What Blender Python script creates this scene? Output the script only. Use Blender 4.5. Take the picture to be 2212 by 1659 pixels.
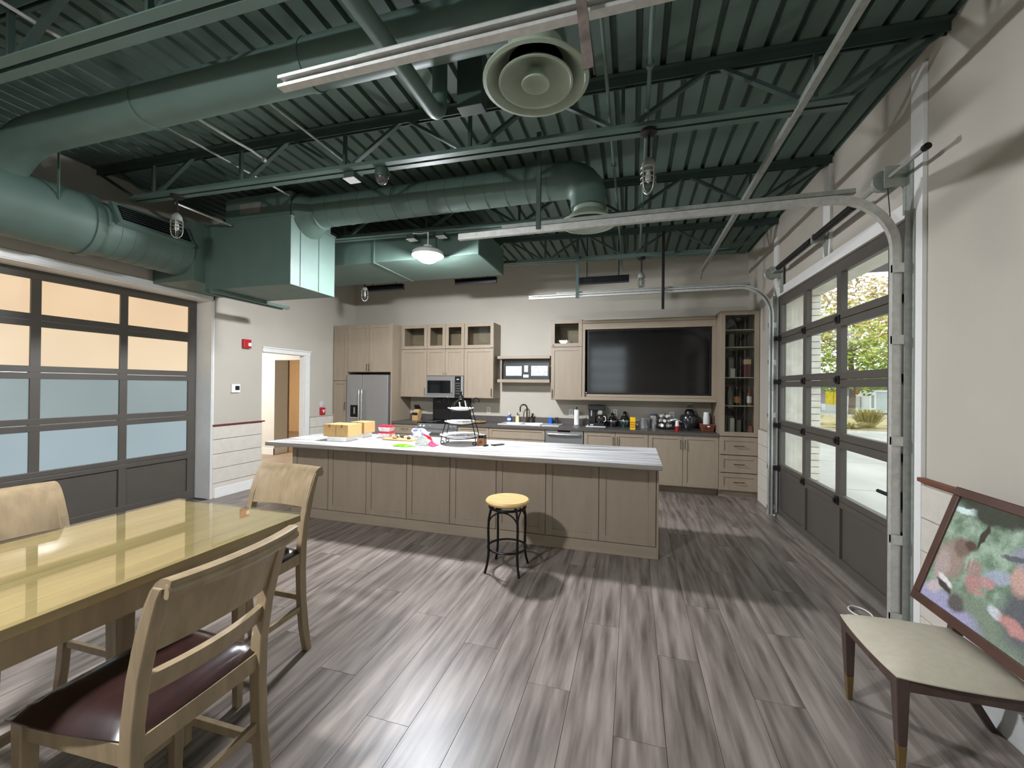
import bpy, math, random
from mathutils import Vector, Matrix
random.seed(7)
for o in list(bpy.data.objects):
    bpy.data.objects.remove(o)
S = bpy.context.scene
COL = S.collection
R = math.radians

# ---------------------------------------------------------------- camera
F_PX, YAW, PITCH, ROLL, HC = 888.0, 0.2855, 0.004, 0.0103, 1.58
cy, sy = math.cos(YAW), math.sin(YAW)
fw = Vector((-sy*math.cos(PITCH), cy*math.cos(PITCH), math.sin(PITCH)))
rt = Vector((cy, sy, 0)); up = rt.cross(fw)
r2 = rt*math.cos(ROLL)+up*math.sin(ROLL); u2 = -rt*math.sin(ROLL)+up*math.cos(ROLL)
cam = bpy.data.cameras.new('camera'); cam_o = bpy.data.objects.new('camera', cam); COL.objects.link(cam_o)
cam.sensor_width = 36.0; cam.sensor_fit = 'HORIZONTAL'; cam.lens = F_PX/2212*36.0
cam.clip_start = 0.02; cam.clip_end = 300
cam_o.matrix_world = Matrix(((r2.x, u2.x, -fw.x, 0), (r2.y, u2.y, -fw.y, 0), (r2.z, u2.z, -fw.z, HC), (0, 0, 0, 1)))
S.camera = cam_o

# ---------------------------------------------------------------- world: bright overcast sky
wd = bpy.data.worlds.new('overcast_sky'); S.world = wd; wd.use_nodes = True
bg = wd.node_tree.nodes['Background']
bg.inputs[0].default_value = (0.86, 0.93, 1.0, 1); bg.inputs[1].default_value = 2.6

# ---------------------------------------------------------------- exposure
S.view_settings.view_transform = 'Standard'; S.view_settings.look = 'None'
S.view_settings.gamma = 1.0; S.view_settings.use_curve_mapping = False
S.view_settings.exposure = 0.22
LAMP_L = 1000.0       # radiance of the pendant lens

# ---------------------------------------------------------------- materials
def lin(c):
    c = c/255.0
    return c/12.92 if c <= .04045 else ((c+.055)/1.055)**2.4
def rgb(t): return (lin(t[0]), lin(t[1]), lin(t[2]), 1.0)
MATS = {}
def mat(name, col, rough=.5, metal=0., var=.10, scale=9., stretch=(1, 1, 1), bump=0., spec=.5, coat=0., col2=None, detail=3., rnd=0.):
    """principled surface with noise-driven tone variation; col2 = second tone"""
    if name in MATS: return MATS[name]
    m = bpy.data.materials.new(name); m.use_nodes = True; MATS[name] = m
    nt = m.node_tree; N = nt.nodes; Lk = nt.links
    p = N['Principled BSDF']
    p.inputs['Roughness'].default_value = rough; p.inputs['Metallic'].default_value = metal
    p.inputs['Specular IOR Level'].default_value = spec; p.inputs['Coat Weight'].default_value = coat
    tc = N.new('ShaderNodeTexCoord'); mp = N.new('ShaderNodeMapping'); mp.inputs['Scale'].default_value = stretch
    Lk.new(tc.outputs['Object'], mp.inputs['Vector'])
    nz = N.new('ShaderNodeTexNoise'); nz.inputs['Scale'].default_value = scale; nz.inputs['Detail'].default_value = detail
    if rnd:
        oi = N.new('ShaderNodeObjectInfo'); ad = N.new('ShaderNodeVectorMath'); ad.operation = 'MULTIPLY_ADD'
        ad.inputs[1].default_value = (37, 23, 11)
        cb = N.new('ShaderNodeCombineXYZ')
        for i in range(3): Lk.new(oi.outputs['Random'], cb.inputs[i])
        Lk.new(cb.outputs[0], ad.inputs[0]); Lk.new(mp.outputs[0], ad.inputs[2]); Lk.new(ad.outputs[0], nz.inputs['Vector'])
    else:
        Lk.new(mp.outputs[0], nz.inputs['Vector'])
    cr = N.new('ShaderNodeValToRGB'); a = rgb(col)
    if col2: b = rgb(col2)
    else:
        b = tuple(x*(1+var) for x in a[:3])+(1,); a = tuple(x*(1-var) for x in a[:3])+(1,)
    cr.color_ramp.elements[0].position = .32; cr.color_ramp.elements[0].color = a
    cr.color_ramp.elements[1].position = .68; cr.color_ramp.elements[1].color = b
    Lk.new(nz.outputs['Fac'], cr.inputs['Fac'])
    out = cr.outputs['Color']
    if rnd:
        mx = N.new('ShaderNodeMix'); mx.data_type = 'RGBA'; mx.blend_type = 'MULTIPLY'; mx.inputs['Factor'].default_value = 1
        mr = N.new('ShaderNodeMapRange'); mr.inputs['To Min'].default_value = 1-rnd; mr.inputs['To Max'].default_value = 1+rnd
        Lk.new(oi.outputs['Random'], mr.inputs['Value'])
        Lk.new(out, mx.inputs['A']); Lk.new(mr.outputs[0], mx.inputs['B']); out = mx.outputs['Result']
    Lk.new(out, p.inputs['Base Color'])
    if bump:
        bp = N.new('ShaderNodeBump'); bp.inputs['Strength'].default_value = bump; bp.inputs['Distance'].default_value = .004
        Lk.new(nz.outputs['Fac'], bp.inputs['Height']); Lk.new(bp.outputs[0], p.inputs['Normal'])
    return m
def glass(name, tint=(255, 255, 255), rough=.0, ior=1.45):
    if name in MATS: return MATS[name]
    m = bpy.data.materials.new(name); m.use_nodes = True; MATS[name] = m
    nt = m.node_tree; N = nt.nodes; Lk = nt.links
    for n in list(N):
        if n.type != 'OUTPUT_MATERIAL': N.remove(n)
    out = [n for n in N if n.type == 'OUTPUT_MATERIAL'][0]
    lw = N.new('ShaderNodeLayerWeight'); lw.inputs[0].default_value = .5
    pw = N.new('ShaderNodeMath'); pw.operation = 'POWER'; pw.inputs[1].default_value = 5.0; Lk.new(lw.outputs['Facing'], pw.inputs[0])
    f0 = ((ior-1)/(ior+1))**2
    fr = N.new('ShaderNodeMath'); fr.operation = 'MULTIPLY_ADD'; fr.inputs[1].default_value = 1-f0; fr.inputs[2].default_value = f0; Lk.new(pw.outputs[0], fr.inputs[0])
    t = N.new('ShaderNodeBsdfTransparent'); t.inputs[0].default_value = rgb(tint)
    g = N.new('ShaderNodeBsdfGlossy'); g.inputs['Roughness'].default_value = rough
    mx = N.new('ShaderNodeMixShader')
    Lk.new(fr.outputs[0], mx.inputs[0]); Lk.new(t.outputs[0], mx.inputs[1]); Lk.new(g.outputs[0], mx.inputs[2]); Lk.new(mx.outputs[0], out.inputs[0])
    return m
def emis(name, col, strength, var=0., scale=1.5, gloss=0.):
    if name in MATS: return MATS[name]
    m = bpy.data.materials.new(name); m.use_nodes = True; MATS[name] = m
    nt = m.node_tree; N = nt.nodes; Lk = nt.links; p = N['Principled BSDF']
    p.inputs['Base Color'].default_value = (.02, .02, .02, 1); p.inputs['Roughness'].default_value = .12
    p.inputs['Emission Strength'].default_value = strength; p.inputs['Specular IOR Level'].default_value = .5 if gloss else 0.
    tc = N.new('ShaderNodeTexCoord'); nz = N.new('ShaderNodeTexNoise'); nz.inputs['Scale'].default_value = scale
    cr = N.new('ShaderNodeValToRGB'); c = rgb(col)
    cr.color_ramp.elements[0].color = tuple(x*(1-var) for x in c[:3])+(1,); cr.color_ramp.elements[1].color = tuple(x*(1+var) for x in c[:3])+(1,)
    cr.color_ramp.elements[0].position = .3; cr.color_ramp.elements[1].position = .7
    Lk.new(tc.outputs['Object'], nz.inputs['Vector']); Lk.new(nz.outputs['Fac'], cr.inputs[0]); Lk.new(cr.outputs[0], p.inputs['Emission Color'])
    return m

WALL = mat('wall_paint', (183, 177, 164), .75, var=.02, scale=3)
BLOCK = mat('painted_block', (206, 200, 188), .7, var=.04, scale=14, bump=.25)
TRIMW = mat('white_trim', (226, 226, 222), .45, var=.02)
RAILR = mat('red_rail', (104, 44, 40), .5, var=.1)
GREEN = mat('green_paint', (87, 107, 98), .5, var=.07, scale=4, spec=.35)
GREEN_D = mat('green_deck', (90, 108, 99), .6, var=.10, scale=3, stretch=(1, .3, 1), spec=.3)
GREEN_J = mat('green_joist', (56, 73, 67), .55, var=.10, scale=6)
GALV = mat('galvanised', (196, 196, 190), .4, .35, var=.10, scale=30)
GALV_D = mat('galvanised_dull', (150, 154, 146), .5, .3, var=.12, scale=25)
RUST = mat('rusty_steel', (112, 100, 92), .6, .3, var=.45, scale=14)
DARKM = mat('dark_steel', (44, 42, 42), .45, .5, var=.15, scale=20)
BLACKM = mat('black_metal', (26, 26, 28), .38, .6, var=.1)
DOORM = mat('bronze_door_frame', (82, 77, 70), .45, .0, var=.05, scale=5)
CAB = mat('greige_wood', (150, 136, 117), .5, var=.05, scale=5, stretch=(3.0, 3.0, .5), bump=.03)
CAB_H = mat('greige_wood_rail', (153, 139, 120), .5, var=.06, scale=5, stretch=(.5, 3.0, 3.0), bump=.03)
CABIN = mat('cabinet_inside', (132, 120, 106), .6, var=.05)
COUNTER = mat('dark_laminate', (84, 80, 76), .35, var=.2, scale=60)
STEEL = mat('brushed_steel', (158, 159, 158), .32, .65, var=.06, scale=30, stretch=(1, 1, 12))
STEELB = mat('bright_steel', (210, 210, 208), .2, .8, var=.03)
GLASSB = mat('black_glass', (12, 12, 14), .06, var=.1, spec=.6)
BLACK = mat('black_plastic', (22, 22, 24), .35, var=.1)
WHITE = mat('white_plastic', (232, 232, 228), .4, var=.02)
CERAM = mat('white_ceramic', (240, 240, 236), .15, var=.01, coat=.4)
RED = mat('red_plastic', (176, 28, 34), .4, var=.05)
KRAFT = mat('kraft_card', (186, 150, 98), .8, var=.05, scale=20)
OAKW = mat('chair_wood', (146, 127, 98), .42, var=.16, scale=4, stretch=(6, 6, 1.), bump=.05, coat=.25)
OAKX = mat('table_wood', (150, 131, 94), .45, var=.16, scale=3, stretch=(5, .5, 5), bump=.04)
LEATHER = mat('brown_leather', (44, 26, 24), .24, var=.25, scale=12, bump=.1, spec=.6, coat=.3)
PANE = glass('clear_pane', (248, 250, 248))
TGLASS = glass('table_glass', (252, 253, 247), .01, 1.5)
CGLASS = glass('cabinet_glass', (240, 240, 236))
JAR = glass('jar_glass', (225, 228, 225), .03)

# ---------------------------------------------------------------- mesh builder
class MB:
    def __init__(s): s.v = []; s.f = []
    def _add(s, vs, fs):
        n = len(s.v); s.v += [tuple(v) for v in vs]; s.f += [tuple(i+n for i in f) for f in fs]; return s
    def box(s, x0, y0, z0, x1, y1, z1):
        x0, x1 = min(x0, x1), max(x0, x1); y0, y1 = min(y0, y1), max(y0, y1); z0, z1 = min(z0, z1), max(z0, z1)
        return s._add([(x0,y0,z0),(x1,y0,z0),(x1,y1,z0),(x0,y1,z0),(x0,y0,z1),(x1,y0,z1),(x1,y1,z1),(x0,y1,z1)],
                      [(0,3,2,1),(4,5,6,7),(0,1,5,4),(1,2,6,5),(2,3,7,6),(3,0,4,7)])
    def bar(s, p, q, w, h, upv=(0, 0, 1), taper=1.):
        p = Vector(p); q = Vector(q); d = (q-p).normalized(); u = Vector(upv)
        if abs(d.dot(u)) > .98: u = Vector((0, 1, 0))
        a = d.cross(u).normalized(); b = a.cross(d)
        vs = []
        for c, k in ((p, 1.), (q, taper)):
            for i, j in ((-1,-1),(1,-1),(1,1),(-1,1)): vs.append(c+a*(i*w/2*k)+b*(j*h/2*k))
        return s._add(vs, [(0,3,2,1),(4,5,6,7),(0,1,5,4),(1,2,6,5),(2,3,7,6),(3,0,4,7)])
    def tube(s, pts, r, n=10, cap=True, closed=False):
        P = [Vector(p) for p in pts]; m = len(P); rr = r if isinstance(r, (list, tuple)) else [r]*m
        T = []
        for i in range(m):
            if closed: t = P[(i+1) % m]-P[i-1]
            else: t = P[min(i+1, m-1)]-P[max(i-1, 0)]
            T.append(t.normalized())
        a = T[0].orthogonal().normalized(); vs = []
        for i in range(m):
            a = (a-T[i]*a.dot(T[i])).normalized(); b = T[i].cross(a)
            for k in range(n):
                th = 2*math.pi*k/n; vs.append(P[i]+(a*math.cos(th)+b*math.sin(th))*rr[i])
        fs = []
        for i in range(m if closed else m-1):
            j = (i+1) % m
            for k in range(n): fs.append((i*n+k, i*n+(k+1) % n, j*n+(k+1) % n, j*n+k))
        if cap and not closed: fs += [tuple(range(n-1, -1, -1)), tuple((m-1)*n+k for k in range(n))]
        return s._add(vs, fs)
    def lathe(s, prof, c=(0, 0, 0), n=24, ax='z', sx=1., sy=1.):
        vs = []
        for r, z in prof:
            for k in range(n):
                th = 2*math.pi*k/n; a, b = r*math.cos(th)*sx, r*math.sin(th)*sy
                p = (a, b, z) if ax == 'z' else ((z, a, b) if ax == 'x' else (a, z, b))
                vs.append((c[0]+p[0], c[1]+p[1], c[2]+p[2]))
        fs = []
        for i in range(len(prof)-1):
            for k in range(n): fs.append((i*n+k, i*n+(k+1) % n, (i+1)*n+(k+1) % n, (i+1)*n+k))
        if prof[0][0] > 1e-6: fs.append(tuple(range(n-1, -1, -1)))
        if prof[-1][0] > 1e-6: fs.append(tuple((len(prof)-1)*n+k for k in range(n)))
        return s._add(vs, fs)
    def prism(s, poly, ax, a, b):
        """poly in the two other axes (cyclic order: x->yz, y->xz, z->xy)"""
        n = len(poly); vs = []
        for t in (a, b):
            for p, q in poly: vs.append((t, p, q) if ax == 'x' else ((p, t, q) if ax == 'y' else (p, q, t)))
        fs = [tuple(range(n-1, -1, -1)), tuple(n+i for i in range(n))]+[(i, (i+1) % n, n+(i+1) % n, n+i) for i in range(n)]
        return s._add(vs, fs)
    def loft(s, rings, cap=True):
        n = len(rings[0]); vs = [p for r_ in rings for p in r_]; fs = []
        for i in range(len(rings)-1):
            for k in range(n): fs.append((i*n+k, i*n+(k+1) % n, (i+1)*n+(k+1) % n, (i+1)*n+k))
        if cap: fs += [tuple(range(n-1, -1, -1)), tuple((len(rings)-1)*n+k for k in range(n))]
        return s._add(vs, fs)
    def grid(s, fn, nu, nv, thick=None):
        vs = [fn(i/nu, j/nv) for j in range(nv+1) for i in range(nu+1)]
        fs = [(j*(nu+1)+i, j*(nu+1)+i+1, (j+1)*(nu+1)+i+1, (j+1)*(nu+1)+i) for j in range(nv) for i in range(nu)]
        return s._add(vs, fs)
    def build(s, name, m, parent=None, smooth=False, bev=0., seg=2, local=False, solid=0.):
        me = bpy.data.meshes.new(name); off = Vector((0, 0, 0))
        if parent is not None and not local:
            q = parent
            while q is not None: off += q.location; q = q.parent
        me.from_pydata([(v[0]-off.x, v[1]-off.y, v[2]-off.z) for v in s.v], [], s.f); me.update()
        me.materials.append(m)
        if smooth:
            for p in me.polygons: p.use_smooth = True
            me.set_sharp_from_angle(angle=R(38))
        o = bpy.data.objects.new(name, me); COL.objects.link(o)
        if parent is not None: o.parent = parent
        if solid:
            md = o.modifiers.new('thickness', 'SOLIDIFY'); md.thickness = solid; md.offset = 0
        if bev:
            md = o.modifiers.new('bevel', 'BEVEL'); md.width = bev; md.segments = seg; md.limit_method = 'ANGLE'; md.angle_limit = R(40)
        return o
def box(name, m, x0, y0, z0, x1, y1, z1, parent=None, bev=0., local=False):
    return MB().box(x0, y0, z0, x1, y1, z1).build(name, m, parent, bev=bev, local=local)
def tag(o, label, cat, group=None):
    o['label'] = label; o['category'] = cat
    if group: o['group'] = group
    return o
def thing(name, label, cat, loc=(0, 0, 0), group=None, rz=0.):
    o = bpy.data.objects.new(name, None); o.empty_display_size = .1; COL.objects.link(o)
    o.location = loc; o.rotation_euler = (0, 0, rz)
    return tag(o, label, cat, group)
def struct(o):
    o['kind'] = 'structure'; return o
def copy_tree(o, parent=None):
    c = o.copy(); COL.objects.link(c); c.parent = parent
    for ch in list(o.children): copy_tree(ch, c)
    return c
def arc(c, r, a0, a1, n, plane='xz'):
    out = []
    for i in range(n+1):
        t = R(a0+(a1-a0)*i/n); a, b = r*math.cos(t), r*math.sin(t)
        out.append((c[0]+a, c[1], c[2]+b) if plane == 'xz' else ((c[0], c[1]+a, c[2]+b) if plane == 'yz' else (c[0]+a, c[1]+b, c[2])))
    return out
# ================================================================ structure
XL, XR, YB, YF = -5.48, 1.72, 7.20, -3.6      # wall faces: left, right, back, behind the camera
def zdeck(x): return 3.724-.02*x               # roof deck falls gently to the right
PW, PL = .2265, 1.52
FLOORM = mat('plank_vinyl', (86, 77, 71), .36, scale=3.2, stretch=(6.5, .55, 1), col2=(146, 135, 127), bump=.25, rnd=.08, detail=12., spec=.45)
fl = struct(box('floor', mat('floor_joint', (70, 64, 60), .8), XL-.5, YF, -.12, XR+.46, YB, -.012))
me_full = None
x = -.07-PW*24; ci = 0
while x < XR+.05:
    xa, xb = max(x, XL-.30), min(x+PW, XR+.1)
    if xb-xa > .02:
        y = -1.6-(ci*.57 % 1.0)*PL; 
        while y < YB:
            ya, yb = max(y, -1.6), min(y+PL, YB)
            if yb-ya > .05:
                full = (xb-xa > PW-.001 and yb-ya > PL-.001)
                if full and me_full:
                    o = bpy.data.objects.new('plank', me_full); COL.objects.link(o); o.parent = fl
                else:
                    w, l = xb-xa-.0022, yb-ya-.0022
                    o = MB().box(0, 0, -.012, w, l, 0).build('plank', FLOORM, fl, local=True)
                    if full: me_full = o.data
                o.location = (xa, ya, 0)
            y += PL
    x += PW; ci += 1
box('floor_behind', FLOORM, XL, YF, -.012, XR, -1.602, -.001, fl)

# ---- roof deck: fluted steel sheet, flutes run front to back
prof = []
x = XL-.1
while x < XR+.1:
    prof += [(x, 0.), (x+.108, 0.), (x+.114, .044), (x+.146, .044), (x+.152, 0.)]
    x += .152
m = MB(); vs = []; n = len(prof)
for yy in (YF, YB):
    for px, pz in prof: vs.append((px, yy, zdeck(px)+pz))
m._add(vs, [(i, n+i, n+i+1, i+1) for i in range(n-1)])
ceil_ = struct(m.build('ceiling', GREEN_D, solid=.004))

# ---- walls
def wall(name, segs, m=WALL):
    b = MB()
    for s_ in segs: b.box(*s_)
    return struct(b.build(name, m))
HW = 4.1
wall('wall_back', [(XL-.3, YB, 0, XR+.45, YB+.2, HW)])
wall('wall_behind_camera', [(XL-.3, YF-.2, 0, -1.75, YF, HW), (-.25, YF-.2, 0, XR+.45, YF, HW), (-1.75, YF-.2, 0, -.25, YF, 1.3), (-1.75, YF-.2, 3.25, -.25, YF, HW)])
wn = struct(MB().box(-1.75, YF-.1, 1.3, -1.69, YF-.05, 3.25).box(-.31, YF-.1, 1.3, -.25, YF-.05, 3.25).build('window_1', TRIMW))
for k in range(5): box('rail', TRIMW, -1.69, YF-.1, 1.3+k*.4725, -.31, YF-.05, 1.36+k*.4725, wn)
for k in range(4): box('pane', PANE, -1.69, YF-.08, 1.36+k*.4725, -.31, YF-.075, 1.7725+k*.4725, wn)
# left wall: door opening Y 1.75..4.21 to z 2.70, doorway Y 4.99..5.87 to z 2.06
LT = XL-.30
wall_left = wall('wall_left', [(LT, YF, 0, XL, 1.75, HW), (LT, 1.75, 2.70, XL, 4.21, HW), (LT, 4.21, 0, XL, 4.99, HW), (XL-.10, 4.99, 2.06, XL, 5.85, HW), (XL-.10, 5.85, 0, XL, YB, HW)])
# right wall, inner leaf + outer brick leaf: openings Y 3.30..5.80 and -1.14..1.36 to z 2.70
def rwall(x0, x1, d):
    return [(x0, YF, 0, x1, -1.14-d, HW), (x0, -1.14-d, 2.70+d*.4, x1, 1.36+d, HW), (x0, 1.36+d, 0, x1, 3.235-d, HW), (x0, 3.235-d, 2.70+d*.4, x1, 5.80+d, HW), (x0, 5.80+d, 0, x1, YB+.2, HW)]
wall('wall_right', rwall(XR, XR+.09, 0.))
wall('wall_jamb_lining', rwall(XR+.09, XR+.28, -.0), mat('cream_masonry', (234, 228, 214)))
EXTB = mat('cream_masonry', (234, 228, 214), .8, var=.05, scale=10)
wall('wall_exterior', rwall(XR+.28, XR+.45, .02), EXTB)
# coursed brick ends at the far jamb of the outer leaf
jb = struct(box('wall_jamb', mat('mortar', (150, 144, 132), .9), XR+.285, 5.806, 0, XR+.445, 5.83, 2.70))
for k in range(34):
    z = .004+k*.0795
    box('brick', EXTB, XR+.282, 5.792, z, XR+.452, 5.815, z+.072, jb, bev=.003)
# ---- wainscot block courses
def courses(name, side, y0, y1, ztop, first=.0):
    xw = XL if side < 0 else XR
    root = struct(box(name, mat('block_joint', (150, 142, 130), .9), xw, y0, 0, xw-side*.006, y1, ztop))
    k = 0; z = 0.
    while z < ztop-.02:
        z1 = min(z+.2, ztop)
        box('block', BLOCK, xw-side*.004, y0, z+.004, xw-side*.022, y1, z1-.003, root, bev=.003)
        z = z1; k += 1
    return root
courses('wall_wainscot_left', -1, 4.215, 4.985, .985)
courses('wall_wainscot_doorway', -1, 5.97, 6.55, .985)
courses('wall_wainscot_right', 1, 1.42, 3.12, 1.02)
courses('wall_wainscot_right_far', 1, 5.90, 6.53, 1.02)
struct(box('trim_1', RAILR, XL, 4.213, .985, XL+.04, 5.02, 1.005, bev=.003))
struct(box('trim_2', WALL, XL, 5.96, .985, XL+.035, 6.55, 1.0, bev=.003))
struct(box('trim_3', mat('brown_rail', (110, 66, 48), .5), XR, 1.40, 1.02, XR-.04, 3.13, 1.045, bev=.004))
struct(box('baseboard_left', TRIMW, XL, 4.24, 0, XL+.03, 4.985, .135, bev=.003))
# left door trim (casing) and lining
cas = MB().box(XL, 4.205, 0, XL+.014, 4.225, 2.775).box(XL, 1.66, 2.70, XL+.014, 4.225, 2.775).box(XL, 1.66, 0, XL+.014, 1.75, 2.70)
struct(cas.build('trim_4', TRIMW))
ln = MB().box(LT, 4.195, 0, XL+.003, 4.212, 2.70).box(LT, 1.748, 2.688, XL+.003, 4.212, 2.702)
struct(ln.build('trim_5', TRIMW))
# doorway casing on the left wall
dc = MB().box(XL, 5.85, 0, XL+.022, 5.95, 2.06).box(XL-.10, 5.838, 0, XL+.001, 5.85, 2.06).box(XL, 4.985, 2.06, XL+.022, 5.96, 2.125).box(XL, 4.98, 2.125, XL+.035, 5.975, 2.145)
struct(dc.build('trim_6', TRIMW, bev=.004))
# right door casing boards
for i, (y0, y1, z0, z1) in enumerate([(3.12, 3.235, 0, 3.60), (5.78, 5.90, 0, 3.45), (4.36, 4.50, 2.80, 3.62), (3.236, 5.78, 2.70, 2.80)]):
    struct(box('trim_%d' % (7+i), TRIMW, XR, y0, z0, XR-.025, y1, z1, bev=.002))
# hall beyond the doorway (floor, walls, header) and a warm-lit office behind it
HALLW = mat('hall_paint', (206, 202, 194), .7, var=.02)
hf = struct(box('floor_hall', mat('hall_floor', (128, 112, 96), .5, scale=3, stretch=(1, 12, 1), col2=(160, 142, 124)), -11.5, 4.3, -.02, XL-.12, 11.2, -.001))
struct(MB().box(-9.0, 7.24, 0, -7.59, 7.60, 2.9).box(-7.59, 7.24, 2.09, -5.5, 7.42, 2.9).build('wall_hall', HALLW))
struct(box('wall_hall_front', HALLW, -9.2, 4.2, 0, LT, 4.3, 2.9))
struct(box('wall_hall_side', HALLW, -9.3, 4.2, 0, -9.2, 7.6, 2.9))
struct(box('ceiling_hall', HALLW, -11.6, 4.2, 2.9, XL-.02, 11.3, 3.0))
OFFW = mat('office_paint', (226, 190, 140), .7, var=.03)
struct(box('wall_office', OFFW, -11.6, 11.0, 0, -5.0, 11.1, 2.9))
struct(box('trim_11', mat('brown_paint', (120, 104, 88), .7), -7.70, 7.601, 0, -7.585, 7.64, 2.9))
struct(box('wall_office_left', OFFW, -11.6, 7.6, 0, -11.5, 11.0, 2.9))
struct(box('wall_hall_right', HALLW, -5.6, 7.42, 0, -5.5, 11.0, 2.9))
struct(MB().box(-9.0, 7.225, 0, -7.575, 7.24, .14).box(-7.59, 7.225, 0, -7.575, 7.60, .14).build('baseboard_hall', TRIMW))
# ================================================================ sectional glass doors
ZR = [0., .115, .554, .663, 1.067, 1.198, 1.598, 1.729, 2.122, 2.252, 2.595, 2.695]
def sectional(name, xin, side, ycols, y0, y1, panes):
    """side = +1: room lies at larger X (left wall); -1: room lies at smaller X. xin = room-side face"""
    t = .048; xa, xb = xin, xin-side*t
    root = struct(MB().box(xa, y0, 0, xb, ycols[0][0], ZR[-1]).build(name, DOORM))
    box('stile', DOORM, xa, y1-.10, 0, xb, y1, ZR[-1], root)
    for k in range(0, len(ZR), 2):
        a, b = ZR[k], ZR[k+1]
        if 0 < k < len(ZR)-2:
            mid = (a+b)/2
            box('rail', DOORM, xa+side*.002, y0+.001, a, xb, y1-.001, mid-.002, root, bev=.004)
            box('rail', DOORM, xa+side*.002, y0+.001, mid+.002, xb, y1-.001, b, root, bev=.004)
        else: box('rail', DOORM, xa+side*.002, y0+.001, a, xb, y1-.001, b, root, bev=.004)
    for i in range(len(ycols)-1):
        box('mullion', DOORM, xa+side*.001, ycols[i][1], .115, xb, ycols[i+1][0], ZR[-2], root)
    for (c0, c1) in ycols:
        b = MB().box(xa-side*.02, c0-.01, ZR[1]-.01, xa-side*.03, c1+.01, ZR[2]+.01)
        b.build('panel', DOORM, root)
        for r_ in range(4):
            z0, z1 = ZR[3+2*r_], ZR[4+2*r_]
            MB().box(xa-side*.022, c0-.008, z0-.008, xa-side*.027, c1+.008, z1+.008).build('pane', panes[r_], root)
    return root
WARM = emis('warm_lit_pane', (240, 216, 182), .86, .05, 1.2, gloss=1)  # all four pane tones emit, standing in for light through the frosted glass
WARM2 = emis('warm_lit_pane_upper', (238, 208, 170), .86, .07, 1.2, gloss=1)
COOL = emis('cool_glow_pane', (150, 165, 166), .80, .06, 1.0, gloss=1)
COOL2 = emis('cool_glow_pane_lower', (160, 178, 184), .85, .05, 1.0, gloss=1)
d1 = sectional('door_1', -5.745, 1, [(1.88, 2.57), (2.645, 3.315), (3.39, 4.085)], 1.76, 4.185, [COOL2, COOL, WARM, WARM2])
RC = [(3.53, 4.21), (4.29, 4.95), (5.03, 5.68)]
d2 = sectional('door_2', XR+.005, -1, RC, 3.24, 5.80, [PANE]*4)
d3 = sectional('door_3', XR+.005, -1, [(a-4.44, b-4.44) for a, b in RC], -1.14, 1.36, [PANE]*4)
# hinges and rollers on the right door, lock
for zc in (.61, 1.13, 1.66, 2.19):
    for yc in (3.40, 4.25, 4.99, 5.72):
        MB().box(XR-.012, yc-.03, zc-.035, XR+.006, yc+.03, zc+.035).box(XR-.03, yc-.012, zc-.02, XR-.01, yc+.012, zc+.02).build('hinge', DARKM, d2, bev=.003)
    for yc, ye in ((3.36, 3.27), (5.74, 5.83)):
        MB().bar((XR-.06, yc, zc), (XR-.0, yc, zc), .03, .05).tube([(XR-.06, yc, zc), (XR-.06, ye, zc)], .008, 8).build('roller', DARKM, d2)
MB().box(XR-.03, 3.36, .78, XR+.004, 3.44, .90).tube([(XR-.035, 3.40, .86), (XR-.05, 3.46, .865), (XR-.05, 3.52, .865)], .013, 10).build('lock_handle', DARKM, d2, smooth=True)
box('bottom_seal', mat('door_seal', (112, 106, 98), .7), XR-.02, 3.31, .0, XR+.004, 5.79, .05, d2)

# ---- door tracks
def ctrack(path, y, s):
    """C channel swept along a path in X/Z at fixed Y; s = +1 opens towards +Y"""
    pr = [(-.025, -.018), (.025, -.018), (.025, .018), (.012, .018), (.012, .014), (.021, .014), (.021, -.014), (-.021, -.014), (-.021, .014), (-.012, .014), (-.012, .018), (-.025, .018)]
    rings = []
    for i, (px, pz) in enumerate(path):
        a = path[max(i-1, 0)]; b = path[min(i+1, len(path)-1)]
        tx, tz = b[0]-a[0], b[1]-a[1]; l = math.hypot(tx, tz); nx, nz = -tz/l, tx/l
        rings.append([(px+nx*p, y+s*q, pz+nz*p) for p, q in pr])
    return rings
def track_path(ztop, xend, xv=1.625, rad=.36, z0=.03, full=True):
    p = [(xv, z0), (xv, ztop-rad)] if full else []
    c = (xv-rad, ztop-rad)
    p += [(c[0]+rad*math.cos(R(a)), c[1]+rad*math.sin(R(a))) for a in range(8, 91, 8)]
    p += [(xend, ztop)]
    return p
def garage_track(y, s, label, full=True, jamb=None):
    root = thing('garage_track', label, 'door track', (1.625, y, 0), 'sectional door tracks')
    MB().loft(ctrack(track_path(2.845, -1.44, full=full), y, s)).build('track', GALV, root)
    # angle along the top of the horizontal run
    MB().box(-1.05, y-.016*s, 2.87, 1.40, y-.019*s, 2.905).box(-1.05, y-.019*s, 2.872, 1.40, y+.016*s, 2.875).build('angle', GALV_D, root)
    if full:
        for z in (.12, .62, 1.25, 1.90, 2.36):
            yj = y-s*.03
            MB().box(1.60, min(y, yj), z-.025, 1.606, max(y, yj), z+.025).box(1.60, yj-.004, z-.03, XR-.026, yj+.004, z+.03).build('bracket', GALV, root)
        yj = y-s*.035
        MB().box(1.655, yj-.003, .03, XR-.026, yj+.003, 2.72).box(XR-.031, yj-s*.028, .03, XR-.026, yj+s*.004, 2.72).build('wall_angle', GALV_D, root)
    return root
garage_track(3.245, 1, 'galvanised steel door track curving to horizontal at the near side of the daylight door')
garage_track(5.74, -1, 'galvanised steel door track curving to horizontal beside the tall glass cabinet')
garage_track(1.385, -1, 'galvanised steel track overhead crossing in front of the big round duct', full=False)
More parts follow.
